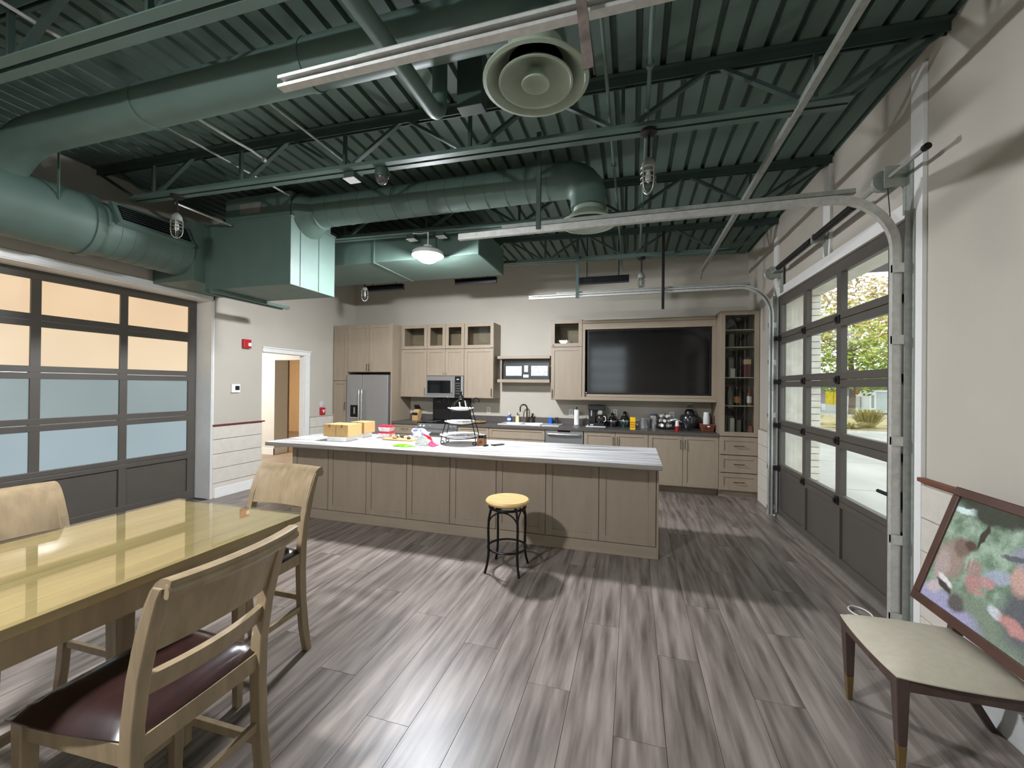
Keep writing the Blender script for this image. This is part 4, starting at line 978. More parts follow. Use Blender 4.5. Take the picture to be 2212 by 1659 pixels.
lat('sprayer', 'dark side sprayer beside the faucet', 'sprayer', -1.70, 7.11, .9265, [('body', BRZ, [(.02, 0), (.02, .02), (.012, .03), (.016, .12), (.022, .15), (.012, .17), (0, .172)])])
BLUE = mat('blue_soap', (40, 92, 170), .2, var=.1); CREAM = mat('cream_lotion', (226, 214, 170), .35)
lat('soap_bottle', 'blue dish soap pump bottle at the sink corner', 'bottle', -2.14, 7.135, ZC, [('bottle', BLUE, [(.0, 0), (.034, 0), (.036, .02), (.034, .10), (.016, .125), (.012, .135), (.0, .135)]), ('label', WHITE, [(.0365, .04), (.0365, .08)]), ('pump', WHITE, [(.014, .135), (.014, .15), (.006, .155), (.006, .18), (.016, .185), (.0, .19)])])
lat('lotion_bottle', 'cream hand lotion bottle with dark pump by the faucet', 'bottle', -1.985, 7.135, ZC, [('bottle', CREAM, [(.0, 0), (.034, 0), (.037, .06), (.03, .12), (.012, .135), (.0, .135)]), ('pump', BLACK, [(.012, .135), (.012, .15), (.005, .155), (.005, .175), (.016, .18), (.0, .186)])])
lat('cup', 'bright blue plastic cup on the sink edge', 'cup', -1.37, 7.08, .9268, [('cup', mat('blue_plastic', (22, 96, 196), .35), [(.0, .004), (.032, .0), (.040, .10), (.037, .10), (.030, .008), (.0, .008)])])
lat('drinking_glass', 'clear drinking glass next to the blue cup', 'glass', -1.26, 7.08, .9268, [('glass', JAR, [(.0, .004), (.028, .0), (.034, .11), (.031, .11), (.026, .008), (.0, .008)])])
lat('paper_towel_holder', 'paper towel roll upright on a metal stand', 'paper towel', -.90, 6.95, ZC, [('base', STEELB, [(.0, 0), (.07, 0), (.07, .008), (.0, .012)]), ('roll', mat('paper_white', (240, 240, 238), .9), [(.014, .02), (.042, .02), (.042, .27), (.014, .27)]), ('rod', BLACKM, [(.005, .01), (.005, .29), (.012, .295), (.012, .31), (.0, .318)])])
# coffee maker
c = thing('coffee_maker', 'black drip coffee maker with glass carafe under the television', 'coffee maker', (-.58, 7.0, ZC))
TRAY = tag(box('white_tray', WHITE, -.74, 6.86, ZC, -.42, 7.14, ZC+.012, bev=.003), 'white tray under the drip coffee maker', 'tray')
z = ZC+.0125
MB().box(-.70, 6.90, z, -.44, 7.12, z+.05).box(-.70, 6.95, z+.05, -.59, 7.12, z+.30).box(-.71, 6.90, z+.26, -.44, 7.12, z+.345).build('body', BLACK, c, bev=.008)
MB().lathe([(.0, 0), (.055, 0), (.068, .05), (.060, .10), (.045, .125), (.048, .135), (.0, .135)], (-.515, 6.98, z+.0505), 20).build('carafe', mat('coffee_glass', (48, 40, 36), .08, coat=.5), c, smooth=True)
MB().lathe([(.048, 0), (.050, .03), (.045, .08), (.0, .08)], (-.515, 6.98, z+.188), 20).build('filter_basket', STEELB, c, smooth=True)
MB().tube([(-.455, 6.955, z+.16), (-.425, 6.945, z+.15), (-.42, 6.945, z+.09), (-.45, 6.955, z+.07)], .008, 8).build('carafe_handle', WHITE, c, smooth=True)
box('water_gauge', STEELB, -.665, 6.948, z+.16, -.645, 6.951, z+.26, c); box('badge', WHITE, -.67, 6.898, z+.012, -.62, 6.9005, z+.026, c)
# lidded jars
for x, y, m, lab in ((-.32, 7.08, mat('black_glaze', (26, 26, 28), .15, coat=.5), 'black lidded ceramic jar right of the coffee maker'), (-.12, 7.08, mat('green_glaze', (22, 44, 36), .15, coat=.5), 'dark green lidded ceramic jar behind the yellow carton')):
    s = 1. if x < -.2 else 1.12
    lat('lidded_jar', lab, 'jar', x, y, ZC, [('jar', m, [(.0, 0), (.075*s, 0), (.083*s, .03*s), (.083*s, .10*s), (.06*s, .135*s), (.0, .135*s)]), ('lid', BRZ, [(.062*s, .136*s), (.05*s, .16*s), (.03*s, .17*s), (.022*s, .19*s), (.03*s, .205*s), (.012*s, .23*s), (.0, .232*s)]), ('label', mat('silver_label', (190, 190, 186), .3, .5), [(.0838*s, .088*s), (.0838*s, .1*s)])], 'lidded ceramic jars')
y_ = thing('carton', 'tall yellow carton standing at the counter front', 'carton', (.005, 6.72, ZC))
MB().box(-.035, 6.69, ZC, .045, 6.75, ZC+.15).prism([(6.69, ZC+.15), (6.75, ZC+.15), (6.72, ZC+.19)], 'x', -.035, .045).build('box', mat('yellow_card', (236, 186, 22), .4, var=.08, scale=40), y_)
for q in range(3): box('print', mat('red_print', (176, 96, 20), .5), -.03, 6.689, ZC+.03+q*.035, .04, 6.69, ZC+.045+q*.035, y_)
lat('salt_shaker', 'small clear shaker beside the yellow carton', 'shaker', .075, 6.98, ZC, [('glass', JAR, [(0, 0), (.02, 0), (.018, .05), (0, .05)]), ('cap', STEELB, [(.019, .0505), (.019, .065), (.0, .075)])])
lat('steel_canister', 'polished steel canister under the television', 'canister', .19, 7.02, ZC, [('body', STEELB, [(0, 0), (.078, 0), (.08, .01), (.08, .15), (.083, .155), (.083, .165), (.0, .17)])], n=28)
lat('steel_jar', 'steel jar with blue lid behind the polished canister', 'canister', .335, 7.10, ZC, [('body', STEELB, [(0, 0), (.06, 0), (.062, .01), (.062, .20), (.05, .205), (0, .205)]), ('lid', mat('blue_lid', (60, 70, 120), .4), [(.052, .2055), (.052, .225), (.0, .228)])])
# coffee pod rack
r_ = thing('pod_rack', 'black wire rack of white coffee pods on the counter', 'pod rack', (.50, 6.98, ZC))
MB().lathe([(.0, 0), (.10, 0), (.10, .006), (.0, .01)], (.50, 6.98, ZC), 20).tube([(.50, 6.98, ZC), (.50, 6.98, ZC+.25)], .006, 8).build('stand', BLACKM, r_, smooth=True)
PODS = mat('pod_foil', (214, 208, 204), .25, .3, var=.1, scale=40)
for lv in range(3):
    for q in range(6):
        th = R(q*60+lv*22); rr = .075-lv*.006; cx_, cy_ = .50+rr*math.cos(th), 6.98+rr*math.sin(th); zz = ZC+.055+lv*.075
        a = Vector((math.cos(th), math.sin(th), .25)).normalized(); p = Vector((cx_, cy_, zz))
        MB().tube([p-a*.02, p+a*.018, p+a*.022], [.017, .024, .025], 12).build('pod', PODS, r_, smooth=True)
    MB().tube([(.50+.06*math.cos(R(a)), 6.98+.06*math.sin(R(a)), ZC+.04+lv*.075) for a in range(0, 360, 24)], .003, 6, closed=True).build('wire_ring', BLACKM, r_)
MB().tube([(.58, 6.94, ZC+.14), (.66, 6.92, ZC+.165), (.74, 6.90, ZC+.12)], [.02, .03, .008], 10).build('scoop', STEELB, r_, smooth=True)
# stacked small cups
lat('red_cup', 'small red plastic cup at the counter front', 'cup', .655, 6.72, ZC, [('cup', RED, [(0, 0), (.026, 0), (.034, .075), (.031, .075), (.0, .07)])])
lat('white_cup', 'small white cup nested in the red cup', 'cup', .655, 6.72, ZC+.0752, [('cup', WHITE, [(0, 0), (.028, 0), (.022, .085), (.0, .085)])])
# single serve machine
c = thing('pod_coffee_machine', 'black single-serve coffee machine next to the wicker basket', 'coffee maker', (.86, 6.95, ZC))
MB().box(.72, 6.88, ZC, 1.0, 7.16, ZC+.03).lathe([(.0, .03), (.12, .03), (.135, .08), (.14, .20), (.115, .235), (.0, .24)], (.86, 7.03, ZC), 24).build('body', mat('dark_glossy', (36, 38, 40), .2, coat=.4), c, smooth=True)
MB().lathe([(.07, .22), (.075, .25), (.06, .305), (.035, .325), (.0, .33)], (.86, 7.0, ZC), 20).build('head', BLACK, c, smooth=True)
MB().tube([(.79, 6.93, ZC+.175), (.86, 6.90, ZC+.205), (.95, 6.93, ZC+.18)], .008, 8).build('chrome_handle', STEELB, c, smooth=True)
box('water_tank', JAR, .74, 6.99, ZC+.05, .765, 7.10, ZC+.2, c)
lat('glass_dome', 'clear dome with yellow top on the black coffee machine', 'dome', .87, 7.0, ZC+.331, [('dome', JAR, [(.045, 0), (.045, .03), (.03, .06), (.0, .07)]), ('rim', STEELB, [(.05, .0), (.05, .006), (.044, .006)]), ('top', mat('pale_yellow', (226, 220, 130), .5), [(.026, .0705), (.02, .082), (.0, .088)])])
# basket with cups
bk = thing('wicker_basket', 'reddish wicker basket on the counter beside the tall cabinet', 'basket', (1.095, 6.86, ZC))
WK = mat('wicker', (126, 70, 44), .7, var=.35, scale=90)
for k in range(5):
    z = ZC+.004+k*.022; e = k*.0045; x0, x1, y0, y1 = 1.02-e, 1.17+e, 6.80-e, 6.93+e
    MB().tube([(x0, y0, z+.01), (x1, y0, z+.01), (x1, y1, z+.01), (x0, y1, z+.01)], .0115, 6, closed=True).build('wicker_row', WK, bk)
box('bottom', WK, 1.025, 6.805, ZC, 1.165, 6.925, ZC+.006, bk); box('white_tag', WHITE, 1.085, 6.768, ZC+.07, 1.12, 6.772, ZC+.09, bk)
for k in range(9): MB().tube([(1.03+k*.0169, 6.783-.00, ZC+.005), (1.03+k*.0169, 6.772, ZC+.108)], .004, 5).build('wicker_stake', WK, bk)
for k in range(6):
    tag(MB().lathe([(.046, 0), (.048, .004), (.036, .105), (.0, .105)], (1.085, 6.865, ZC+.03+k*.031), 18).build('paper_cup', WHITE, smooth=True),
        'white paper cup, '+['lowest', 'second lowest', 'third from the bottom', 'fourth from the bottom', 'second from the top', 'topmost'][k]+' of the tall stack in the wicker basket', 'cup', 'stacked paper cups in the basket')
lat('dark_bottle', 'slim dark bottle squeezed beside the tall cabinet', 'bottle', 1.165, 7.05, ZC, [('bottle', mat('dark_purple', (40, 34, 52), .2), [(0, 0), (.03, 0), (.03, .18), (.012, .22), (.012, .26), (0, .26)])])
# ---- contents of the tall glass cabinet
def bottle(x, y, z, h, r, m, lab, capm=None, labm=None):
    ps = [('bottle', m, [(0, 0), (r, 0), (r, h*.62), (r*.38, h*.76), (r*.34, h*.92), (0, h*.92)]), ('cap', capm or BLACK, [(r*.4, h*.921), (r*.4, h), (0, h)])]
    if labm: ps.append(('label', labm, [(r*1.02, h*.14), (r*1.02, h*.48)]))
    lat('bottle', lab, 'bottle', x, y, z, ps, 'bottles in the tall cabinet', 14)
AMB = mat('amber_liquor', (120, 62, 20), .1, coat=.4); DKB = mat('dark_bottle_glass', (24, 20, 18), .1, coat=.4); CLR = mat('pale_bottle', (150, 152, 146), .12, coat=.4); LBL = mat('cream_label', (206, 190, 150), .6); CHAR = mat('grey_box', (128, 126, 120), .5)
def cbox(x0, y0, z, x1, y1, h, m, lab): tag(MB().box(x0, y0, z, x1, y1, z+h).build('carton', m, bev=.002), lab, 'carton', 'cartons in the tall cabinet')
zs = [.9105, 1.3255, 1.7355, 2.1755]
cbox(1.30, 6.78, zs[0], 1.36, 6.90, .26, CHAR, 'grey carton at the left of the lowest cabinet shelf'); cbox(1.39, 6.76, zs[0], 1.45, 6.88, .22, WHITE, 'white carton on the lowest cabinet shelf'); cbox(1.49, 6.80, zs[0], 1.545, 6.90, .19, CHAR, 'short grey carton on the lowest cabinet shelf')
bottle(1.60, 6.85, zs[0], .30, .036, JAR, 'clear decanter at the right of the lowest cabinet shelf'); cbox(1.63, 6.74, zs[0], 1.68, 6.79, .12, mat('pinkish_card', (150, 90, 84), .6), 'small pink carton at the right of the lowest cabinet shelf')
cbox(1.27, 6.80, zs[1], 1.33, 6.92, .27, CHAR, 'pale grey carton at the left of the second cabinet shelf'); bottle(1.40, 6.84, zs[1], .30, .036, CLR, 'pale bottle with red cap on the second cabinet shelf', RED)
bottle(1.47, 6.72, zs[1], .27, .042, DKB, 'dark bottle with orange label on the second cabinet shelf', RED, mat('orange_label', (206, 142, 66), .5)); bottle(1.56, 6.86, zs[1], .30, .036, DKB, 'tall dark bottle in the middle of the second cabinet shelf'); bottle(1.64, 6.76, zs[1], .28, .034, AMB, 'amber bottle with white label on the second cabinet shelf', BLACK, WHITE)
cbox(1.28, 6.80, zs[2], 1.335, 6.92, .27, CHAR, 'grey carton at the left of the third cabinet shelf'); cbox(1.38, 6.72, zs[2], 1.445, 6.80, .13, WHITE, 'white carton on the third cabinet shelf'); cbox(1.38, 6.82, zs[2], 1.44, 6.92, .30, CHAR, 'tall pale carton on the third cabinet shelf')
r_ = thing('gift_box', 'maroon gift box with cream top band on the third cabinet shelf', 'carton', (1.60, 6.75, zs[2])); box('body', mat('maroon_card', (104, 50, 62), .5), 1.555, 6.70, zs[2], 1.645, 6.79, zs[2]+.29, r_); box('band', LBL, 1.553, 6.698, zs[2]+.19, 1.647, 6.792, zs[2]+.262, r_)
cbox(1.28, 6.84, zs[3], 1.335, 6.94, .20, CHAR, 'dull carton at the left of the fourth cabinet shelf'); cbox(1.39, 6.84, zs[3], 1.45, 6.94, .22, CHAR, 'dull carton in the middle of the fourth cabinet shelf')
# ================================================================ things on the island
ZI = .9142
tb = tag(MB().box(-3.40, 3.98, ZI, -3.15, 4.20, ZI+.055).build('white_box', mat('white_card', (222, 222, 218), .6), bev=.002), 'white flat box under the kraft cartons on the island', 'box')
tag(MB().box(-3.42, 4.34, ZI, -3.19, 4.54, ZI+.055).build('white_box', mat('white_card', (222, 222, 218), .6), bev=.002), 'white flat box at the rear under the back kraft carton', 'box')
for (x0, x1, y0, y1, lab) in ((-3.455, -3.29, 3.985, 4.24, 'left kraft cardboard carton at the front of the island end'), (-3.284, -3.12, 3.985, 4.24, 'right kraft cardboard carton at the front of the island end'), (-3.36, -3.16, 4.34, 4.56, 'kraft cardboard carton behind the front pair on the island')):
    r_ = thing('kraft_carton', lab, 'carton', ((x0+x1)/2, (y0+y1)/2, ZI+.0555), 'kraft cartons on the island'); MB().box(x0, y0, ZI+.0555, x1, y1, ZI+.195).build('carton', KRAFT, r_, bev=.003)
    MB().box((x0+x1)/2-.012, y0-.0012, ZI+.160, (x0+x1)/2+.012, y0+.0005, ZI+.195).build('slot', mat('kraft_dark', (140, 104, 60), .8), r_)
def tub(x, y, z, lab, w=.085):
    r_ = thing('food_tub', lab, 'container', (x, y, z), 'lidded food tubs')
    MB().loft([[(x-w*k, y-w*.8*k, z+zz), (x+w*k, y-w*.8*k, z+zz), (x+w*k, y+w*.8*k, z+zz), (x-w*k, y+w*.8*k, z+zz)] for k, zz in ((.82, 0), (.98, .062))]).build('tub', mat('clear_tub', (206, 196, 200), .2, var=.15, scale=25), r_, bev=.006)
    MB().box(x-w*1.04, y-w*.84, z+.0625, x+w*1.04, y+w*.84, z+.078).build('lid', mat('cherry_lid', (188, 24, 52), .35), r_, bev=.005)
tub(-2.93, 4.47, ZI, 'lower clear food tub with red lid on the island'); tub(-2.93, 4.47, ZI+.0785, 'upper clear food tub with red lid stacked on another')
bd = tag(MB().box(-2.87, 4.28, ZI+.002, -2.47, 4.52, ZI+.018).build('cutting_board', mat('board_wood', (204, 168, 108), .5, var=.1, scale=6, stretch=(1, 6, 1)), bev=.003), 'light wood cutting board on the island', 'board')
random.seed(3)
for k in range(14):
    x, y = -2.82+random.random()*.32, 4.32+random.random()*.14; m = [mat('choc', (52, 38, 34), .5), mat('cream_bit', (224, 214, 196), .6), mat('tan_bit', (150, 112, 76), .6)][k % 3]
    tag(MB().lathe([(0, 0), (.02, .002), (.024, .014), (.014, .028), (0, .03)], (x, y, ZI+.0185+(.0 if k < 9 else .0)), 10, sx=.8+random.random()*.6).build('cookie', m, smooth=True), ['small dark', 'small cream', 'small tan'][k % 3]+' sweet piece among those on the cutting board', 'snack', 'sweets on the cutting board')
tag(MB().box(-2.86, 4.02, ZI, -2.30, 4.16, ZI+.003).build('paper_sheet', mat('paper_white', (240, 240, 238), .9)), 'white paper sheet lying in front of the cutting board', 'paper')
tag(MB().box(-2.98, 4.00, ZI, -2.885, 4.08, ZI+.002).build('paper_slip', mat('paper_white', (240, 240, 238), .9)), 'small paper slip left of the white sheet', 'paper')
def blob(name, m, lab, cat, cx, cy_, z0, rx, ry, rz, amp, fr, seed):
    random.seed(seed); ph = [random.random()*6 for _ in range(8)]
    def fn(u, v):
        th = u*2*math.pi; p = v*math.pi/2; k = 1+amp*math.sin(fr*th+ph[0])*math.cos(p)+amp*.7*math.sin(fr*1.7*th+ph[1]+3*p)
        k2 = 1+amp*1.5*math.sin(3*th+ph[2]+4*p)
        return (cx+rx*k*math.cos(th)*math.cos(p), cy_+ry*k*math.sin(th)*math.cos(p), z0+max(0, rz*k2*math.sin(p)))
    return tag(MB().grid(fn, 36, 10).build(name, m, smooth=True, solid=.001), lab, cat)
blob('lettuce_bag', mat('bright_green', (110, 206, 30), .35, var=.35, scale=30), 'crumpled bright green leafy packet at the island front', 'packet', -2.36, 3.93, ZI+.001, .115, .055, .022, .16, 5, 4)
bg_ = thing('snack_bag', 'crumpled blue and white snack bag behind the cap', 'bag', (-2.50, 4.63, ZI))
def bagf(u, v): return (-2.66+.27*u+.015*math.sin(7*v), 4.60+.05*math.sin(5*u)+.035*v, ZI+.006+.115*v*(1-.35*u)+.008*math.sin(9*u+4*v))
MB().grid(bagf, 12, 8).build('front', mat('blue_bag', (92, 112, 190), .25, var=.1, scale=24, col2=(226, 228, 238)), bg_, smooth=True, solid=.006)
MB().grid(lambda u, v: (bagf(u, v)[0], bagf(u, v)[1]+.05*math.sin(math.pi*v)*math.sin(math.pi*u)+.008, bagf(u, v)[2]), 12, 8).build('back', mat('blue_bag', (92, 112, 190)), bg_, smooth=True, solid=.003)
# baseball cap lying on its side
cp = thing('cap', 'white baseball cap with red crown panel lying on the island', 'cap', (-2.17, 4.03, ZI)); CAPW = mat('cap_white', (236, 236, 234), .8); CAPR = mat('cap_red', (206, 34, 46), .8)
MB().grid(lambda u, v: (-2.20+.085*math.cos(math.pi*u)*math.cos(v*1.45), 4.03+.085*math.sin(v*1.45)*.9, ZI+.003+.105*math.sin(math.pi*u)*math.cos(v*1.45*.92)), 18, 8).build('crown', CAPW, cp, smooth=True, solid=.003)
MB().grid(lambda u, v: (-2.105+.06*u+.01*v, 3.99+.12*v, ZI+.004+.055*(1-u)**1.5*math.sin(math.pi*(.1+.8*v))), 10, 8).build('brim', mat('cap_pink', (224, 44, 92), .7), cp, smooth=True, solid=.004)
MB().grid(lambda u, v: (-2.215+.10*u, 4.12-.04*v, ZI+.07+.05*v-.03*u*u), 8, 6).build('red_panel', CAPR, cp, smooth=True, solid=.003)
# three tier plate stand
st = thing('plate_stand', 'black wrought iron three-tier plate stand on the island', 'plate stand', (-1.87, 4.32, ZI)); L = dict(local=True)
for s in (-1, 1):
    for sy_ in (-1, 1):
        b = MB().tube([(s*.215, sy_*.07, .012), (s*.20, sy_*.06, .10), (s*.16, sy_*.05, .25), (s*.12, sy_*.04, .40), (s*.075, sy_*.02, .47), (0, 0, .52)], .0055, 8).tube([(s*.215, sy_*.07, .012), (s*.205, sy_*.07, .003), (s*.18, sy_*.068, .006), (s*.175, sy_*.067, .028), (s*.19, sy_*.068, .038), (s*.20, sy_*.068, .026)], .0055, 8)
        b.build('leg', BLACKM, st, smooth=True, **L)
    MB().tube([(s*.16, 0, .46)]+[(s*(.185+.035*math.cos(R(a))), 0, .49+.035*math.sin(R(a))) for a in range(180, -60, -30)], .005, 6).build('scroll', BLACKM, st, smooth=True, **L)
for zz, r_ in ((.075, .18), (.225, .145), (.375, .11)): MB().tube([(r_*math.cos(R(a)), r_*math.sin(R(a)), zz) for a in range(0, 360, 15)], .005, 6, closed=True).build('plate_ring', BLACKM, st, smooth=True, **L)
MB().lathe([(.0, .50), (.022, .51), (.03, .53), (.015, .55), (.008, .57), (.012, .59), (.0, .605)], n=16).build('finial', BLACKM, st, smooth=True, **L)
for zz, r_, lab in ((.082, .235, 'largest white oval plate at the bottom of the tier stand'), (.232, .185, 'middle white plate of the tier stand'), (.382, .150, 'small white plate at the top of the tier stand')):
    tag(MB().lathe([(0, 0), (r_*.6, 0), (r_*.85, .012), (r_, .024), (r_*.99, .028), (r_*.6, .008), (0, .006)], (-1.87, 4.32, ZI+zz), 36).build('plate', CERAM, smooth=True), lab, 'plate', 'plates of the tier stand')
random.seed(9)
for k in range(5): tag(MB().lathe([(0, 0), (.03, .0), (.034, .010), (0, .02)], (-1.93+k*.045, 4.30+.03*(k % 2), ZI+.0905), 12).build('wrapped_sweet', mat('blue_wrap', (70, 80, 120), .3, var=.2, scale=40, col2=(206, 210, 220)), smooth=True), 'dark blue wrapped sweet on the bottom plate of the stand', 'sweet', 'sweets on the bottom plate')
for k in range(2): tag(MB().lathe([(0, 0), (.012, 0), (.014, .012), (0, .016)], (-1.82+k*.04, 4.29, ZI+.241), 10).build('sweet', mat('choc', (52, 38, 34), .5), smooth=True), 'small dark sweet on the middle plate of the stand', 'sweet', 'sweets on the middle plate')
for k in range(7):
    a = k*.9; tag(MB().lathe([(0, 0), (.03, .004), (.026, .02), (0, .026)], (-1.87+.075*math.cos(a), 4.32+.075*math.sin(a), ZI+.391), 10).build('cracker', mat('pale_cracker', (232, 222, 196), .7), smooth=True), 'pale biscuit piece on the top plate of the stand', 'biscuit', 'biscuits on the top plate')
for x, h in ((-1.87, .075), (-1.80, .09)): tag(MB().tube([(x, 4.31, ZI+.40), (x-.012, 4.30, ZI+.40+h)], .007, 8).build('biscuit_stick', CERAM), ('short' if h < .08 else 'tall')+' white stick upright on the top plate of the stand', 'biscuit')
jr = thing('wooden_pot', 'small square wooden pot filled with dark sticks on the island', 'pot', (-1.60, 4.30, ZI))
MB().box(-1.645, 4.255, ZI, -1.56, 4.34, ZI+.08).build('pot', mat('pot_wood', (140, 92, 50), .5, var=.1), jr, bev=.003)
MB().lathe([(.018, -.002), (.018, .0), (.0, .0)][::-1], (-1.602, 4.254, ZI+.04), 14, 'y').build('emblem', mat('pot_emblem', (92, 58, 34), .6), jr)
for k in range(9): MB().tube([(-1.632+(k % 3)*.029, 4.27+(k//3)*.028, ZI+.06), (-1.632+(k % 3)*.029, 4.27+(k//3)*.028, ZI+.115)], .010, 8).build('dark_stick', mat('dark_stick', (48, 40, 36), .6), jr)
MB().box(-1.638, 4.262, ZI+.114, -1.567, 4.333, ZI+.118).build('clear_lid', mat('clear_cover', (196, 196, 192), .2), jr)
ph = thing('phone', 'black phone lying near the right of the wooden pot', 'phone', (-1.44, 4.36, ZI)); MB().bar((-1.48, 4.30, ZI+.006), (-1.40, 4.43, ZI+.006), .065, .010).build('case', BLACK, ph, bev=.003); MB().bar((-1.46, 4.33, ZI+.0115), (-1.415, 4.405, ZI+.0115), .05, .001).build('screen', mat('phone_glass', (120, 124, 130), .1), ph)
tag(MB().tube([(-1.545, 4.20, ZI+.008), (-1.52, 4.26, ZI+.01)], [.008, .010], 8).build('pen_cap', BLACK, smooth=True), 'tiny dark object beside the wooden pot', 'small object')
# office beyond the doorway
ds = thing('office_desk', 'dark wood office desk seen through the doorway', 'desk', (-7.6, 10.2, 0)); DKW = mat('dark_desk', (58, 40, 32), .4, var=.15, scale=5)
box('front_panel', DKW, -8.6, 9.9, .0, -6.0, 9.94, .86, ds); box('top', mat('desk_top', (176, 150, 122), .3), -8.7, 9.8, .861, -5.9, 10.7, .90, ds); box('side', DKW, -8.6, 9.94, 0, -8.56, 10.6, .86, ds)
mo = thing('monitor', 'black monitor on the office desk beyond the doorway', 'monitor', (-8.55, 10.1, .9)); MB().bar((-8.75, 10.15, 1.0), (-8.62, 10.2, 1.35), .5, .03, upv=(0, 1, 0)).build('screen', BLACK, mo); MB().box(-8.75, 10.05, .9005, -8.6, 10.25, .91).box(-8.7, 10.14, .91, -8.66, 10.18, 1.05).build('stand', BLACK, mo)
# ================================================================ outside the right door
CONC = mat('pale_concrete', (150, 147, 138), .8, scale=.8, col2=(182, 179, 170), stretch=(1, .4, 1), detail=5.)
GZ = -.06
struct(box('ground', CONC, XR+.45, -30, GZ-.2, 80, 19.5, GZ))
JM = mat('slab_joint', (150, 146, 136), .9)
for yy in (8.0, 11.0, 14.5): struct(box('trim_%d' % (20+int(yy)), JM, XR+.46, yy, GZ-.001, 40, yy+.03, GZ+.002))
struct(box('ground_verge', mat('dry_grass_soil', (176, 160, 116), .9, var=.25, scale=1.5), XR-6, 19.5, GZ-.2, 90, 28.5, GZ+.02))
struct(box('ground_road', mat('road_grey', (182, 180, 174), .9, var=.05), XR-10, 28.5, GZ-.2, 100, 140, GZ+.01))
tag(box('kerb', mat('kerb_concrete', (196, 190, 176), .9), -4, 28.3, GZ-.1, 90, 28.6, GZ+.16), 'pale concrete kerb beyond the dry verge outside', 'kerb')
def tuft(x, y, n, h, spread, lab, m, seed):
    random.seed(seed); b = MB()
    for k in range(n):
        a = random.random()*6.283; r0 = random.random()*spread*.25; l = h*(.5+random.random()*.6); s_ = spread*(.3+.9*random.random())
        p0 = Vector((x+r0*math.cos(a), y+r0*math.sin(a), GZ+.02)); p1 = p0+Vector((math.cos(a)*s_*.4, math.sin(a)*s_*.4, l*.7)); p2 = p0+Vector((math.cos(a)*s_, math.sin(a)*s_, l*.75)); w = Vector((-math.sin(a), math.cos(a), 0))*.014
        b._add([p0-w, p0+w, p1+w, p1-w, p2], [(0, 1, 2, 3), (3, 2, 4)])
    t = thing('grass_tuft', lab, 'grass', (x, y, GZ+.02), 'dry grass tufts outside'); o = b.build('blades', m, t); o['kind'] = 'stuff'
DRY = mat('dry_grass', (168, 156, 92), .8, var=.25, scale=4)
tuft(9.6, 21.0, 420, 1.0, .95, 'large spiky dry grass clump outside the right door', DRY, 1); tuft(7.9, 22.5, 260, .6, 1.0, 'low dry grass clump left of the spiky one outside', DRY, 2)
tuft(11.6, 22.0, 260, .6, 1.0, 'low dry grass clump right of the spiky one outside', DRY, 5); tuft(8.6, 20.2, 200, .35, 1.1, 'short dry grass patch in front of the spiky clump', DRY, 6)
def tree(x, y, h, rc, zc, cols, lab, seed, nl=5200):
    random.seed(seed); t = thing('tree', lab, 'tree', (x, y, GZ), 'trees across the road'); BARK = mat('bark', (110, 96, 84), .9, var=.2)
    MB().tube([(x, y, GZ), (x+.05, y, h*.25), (x-.05, y+.1, h*.45), (x+.1, y, h*.75)], [.19, .16, .13, .05], 10).build('trunk', BARK, t, smooth=True)
    b = MB()
    for k in range(16):
        a = random.random()*6.283; z0 = h*(.28+.4*random.random()); l = rc*(.5+.4*random.random())
        b.tube([(x, y, z0), (x+math.cos(a)*l*.5, y+math.sin(a)*l*.5, z0+l*.35), (x+math.cos(a)*l, y+math.sin(a)*l, z0+l*.55)], [.06, .035, .012], 5)
    b.build('branches', BARK, t)
    bs = [MB() for _ in cols]
    for k in range(nl):
        while 1:
            p = Vector((random.uniform(-1, 1), random.uniform(-1, 1), random.uniform(-1, 1)))
            if .15 < p.length < 1 and random.random() < .35+.65*math.sin(7*p.x+3*p.z)**2: break
        c0 = Vector((x+p.x*rc, y+p.y*rc, zc+p.z*rc*1.05)); s_ = .11+.10*random.random()
        d1 = Vector((random.uniform(-1, 1), random.uniform(-1, 1), random.uniform(-.6, .6))).normalized(); d2 = d1.orthogonal().normalized()
        i = min(len(cols)-1, max(0, int((p.z*.5+.5+random.uniform(-.25, .25))*len(cols))))
        bs[i]._add([c0-d1*s_, c0+d2*s_*.55, c0+d1*s_, c0-d2*s_*.55], [(0, 1, 2, 3)])
    for b, m in zip(bs, cols):
        if b.v: o = b.build('leaves', m, t); o['kind'] = 'stuff'
def leaf(n, c):
    m = mat(n, c, .7, var=.2, scale=3); return m
LV = [leaf('leaf_green', (116, 140, 60)), leaf('leaf_lime', (160, 172, 66)), leaf('leaf_yellow', (190, 170, 84)), leaf('leaf_tan', (168, 146, 96))]
tree(13.3, 31.0, 8.0, 3.7, 5.0, LV, 'yellow-green roadside tree in the middle of the right door view', 11, 4600)
tree(11.0, 45.0, 8.5, 4.2, 5.0, LV[:3], 'green tree behind the grey shed across the road', 12, 3600)
tree(21.5, 40.0, 8.0, 4.2, 4.6, LV[:3], 'lime-green tree at the right of the door view', 13, 3600)
tr = thing('utility_trailer', 'pale grey box trailer parked across the road', 'trailer', (17.0, 33.0, GZ))
box('body', mat('trailer_grey', (186, 196, 194), .5, var=.05), 15.3, 32.6, .20, 20.5, 34.4, 1.42, tr); box('roof_rim', WHITE, 15.1, 32.5, 1.42, 20.6, 34.5, 1.52, tr); box('front_frame', WHITE, 14.95, 32.55, .15, 15.3, 34.4, 1.42, tr)
for xx in (16.6, 18.6): MB().lathe([(0, -.1), (.25, -.1), (.25, .1), (0, .1)], (xx, 32.55, GZ+.26), 18, 'y').build('wheel', BLACK, tr)
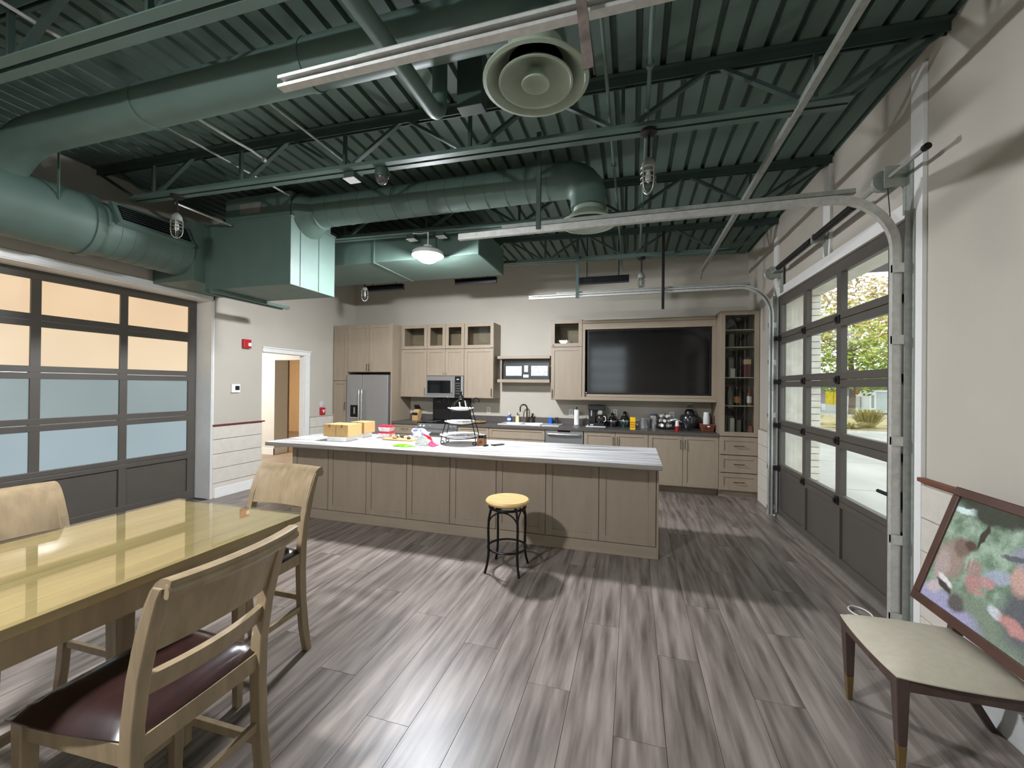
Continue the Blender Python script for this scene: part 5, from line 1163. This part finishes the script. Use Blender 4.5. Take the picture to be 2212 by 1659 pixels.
MB().box(15.05, 32.54, .35, 15.2, 32.56, 1.2).build('door_recess', mat('recess_grey', (150, 156, 156), .6), tr)
sh = thing('grey_shed', 'grey-blue boarded shed with white base across the road', 'shed', (11.8, 36.0, GZ))
for k in range(5): box('wall_board', mat('shed_grey', (132, 142, 156), .7, var=.08), 10.0, 36.0-.01*(k % 2), .35+k*.26, 13.4, 38.0, .60+k*.26, sh)
box('base', mat('shed_base', (176, 182, 190), .8, var=.1), 9.9, 35.9, GZ, 13.5, 38.1, .35, sh); box('roof', mat('shed_roof', (80, 76, 84), .8), 9.7, 35.6, 1.66, 13.7, 38.4, 1.95, sh)
yb = thing('yellow_locker', 'bright yellow two-door locker beside the grey shed', 'locker', (13.95, 34.9, GZ))
YEL = mat('bright_yellow', (240, 214, 40), .5); box('cabinet', YEL, 13.6, 34.95, .45, 14.2, 35.5, 1.55, yb); box('leg', WHITE, 13.6, 34.95, GZ, 14.2, 35.5, .45, yb); box('door_gap', mat('gap_olive', (130, 116, 30), .6), 13.88, 34.94, .47, 13.90, 34.951, 1.53, yb); box('cap', WHITE, 13.45, 34.8, 1.55, 14.3, 35.6, 1.66, yb)
sg = thing('sign_board', 'orange-red slanted sign board beside the trunk across the road', 'sign', (14.3, 33.5, GZ)); MB().bar((14.3, 33.5, 1.9), (14.75, 33.5, 1.25), .06, .22, upv=(0, 0, 1)).build('board', mat('orange_red', (224, 84, 50), .5), sg); box('post', WHITE, 14.5, 33.5, GZ, 14.58, 33.56, 1.3, sg); box('white_base', WHITE, 14.1, 33.6, .35, 14.9, 33.9, 1.1, sg)
bl = thing('dark_building', 'long low dark-roofed building far across the road', 'building', (22, 54, GZ)); box('wall', mat('far_wall', (150, 140, 146), .8), 2, 54, GZ, 60, 62, 1.8, bl); box('roof', mat('far_roof', (108, 98, 108), .8), 1, 53.3, 1.8, 61, 63, 3.2, bl)
cn = thing('canopy_roof', 'dark grey canopy edge seen at the top of the right door view', 'canopy', (5.2, 10, 0)); box('fascia', mat('dark_fascia', (78, 74, 78), .7), 3.62, 9.0, 3.87, 7.5, 9.7, 4.20, cn); box('roof', mat('shed_roof', (80, 76, 84), .8), 3.5, 8.9, 4.20, 7.6, 9.8, 4.26, cn)
for xx in (7.3,):
    for yy in (9.2,): box('post', mat('dark_fascia', (78, 74, 78), .7), xx, yy, GZ, xx+.12, yy+.12, 3.87, cn)
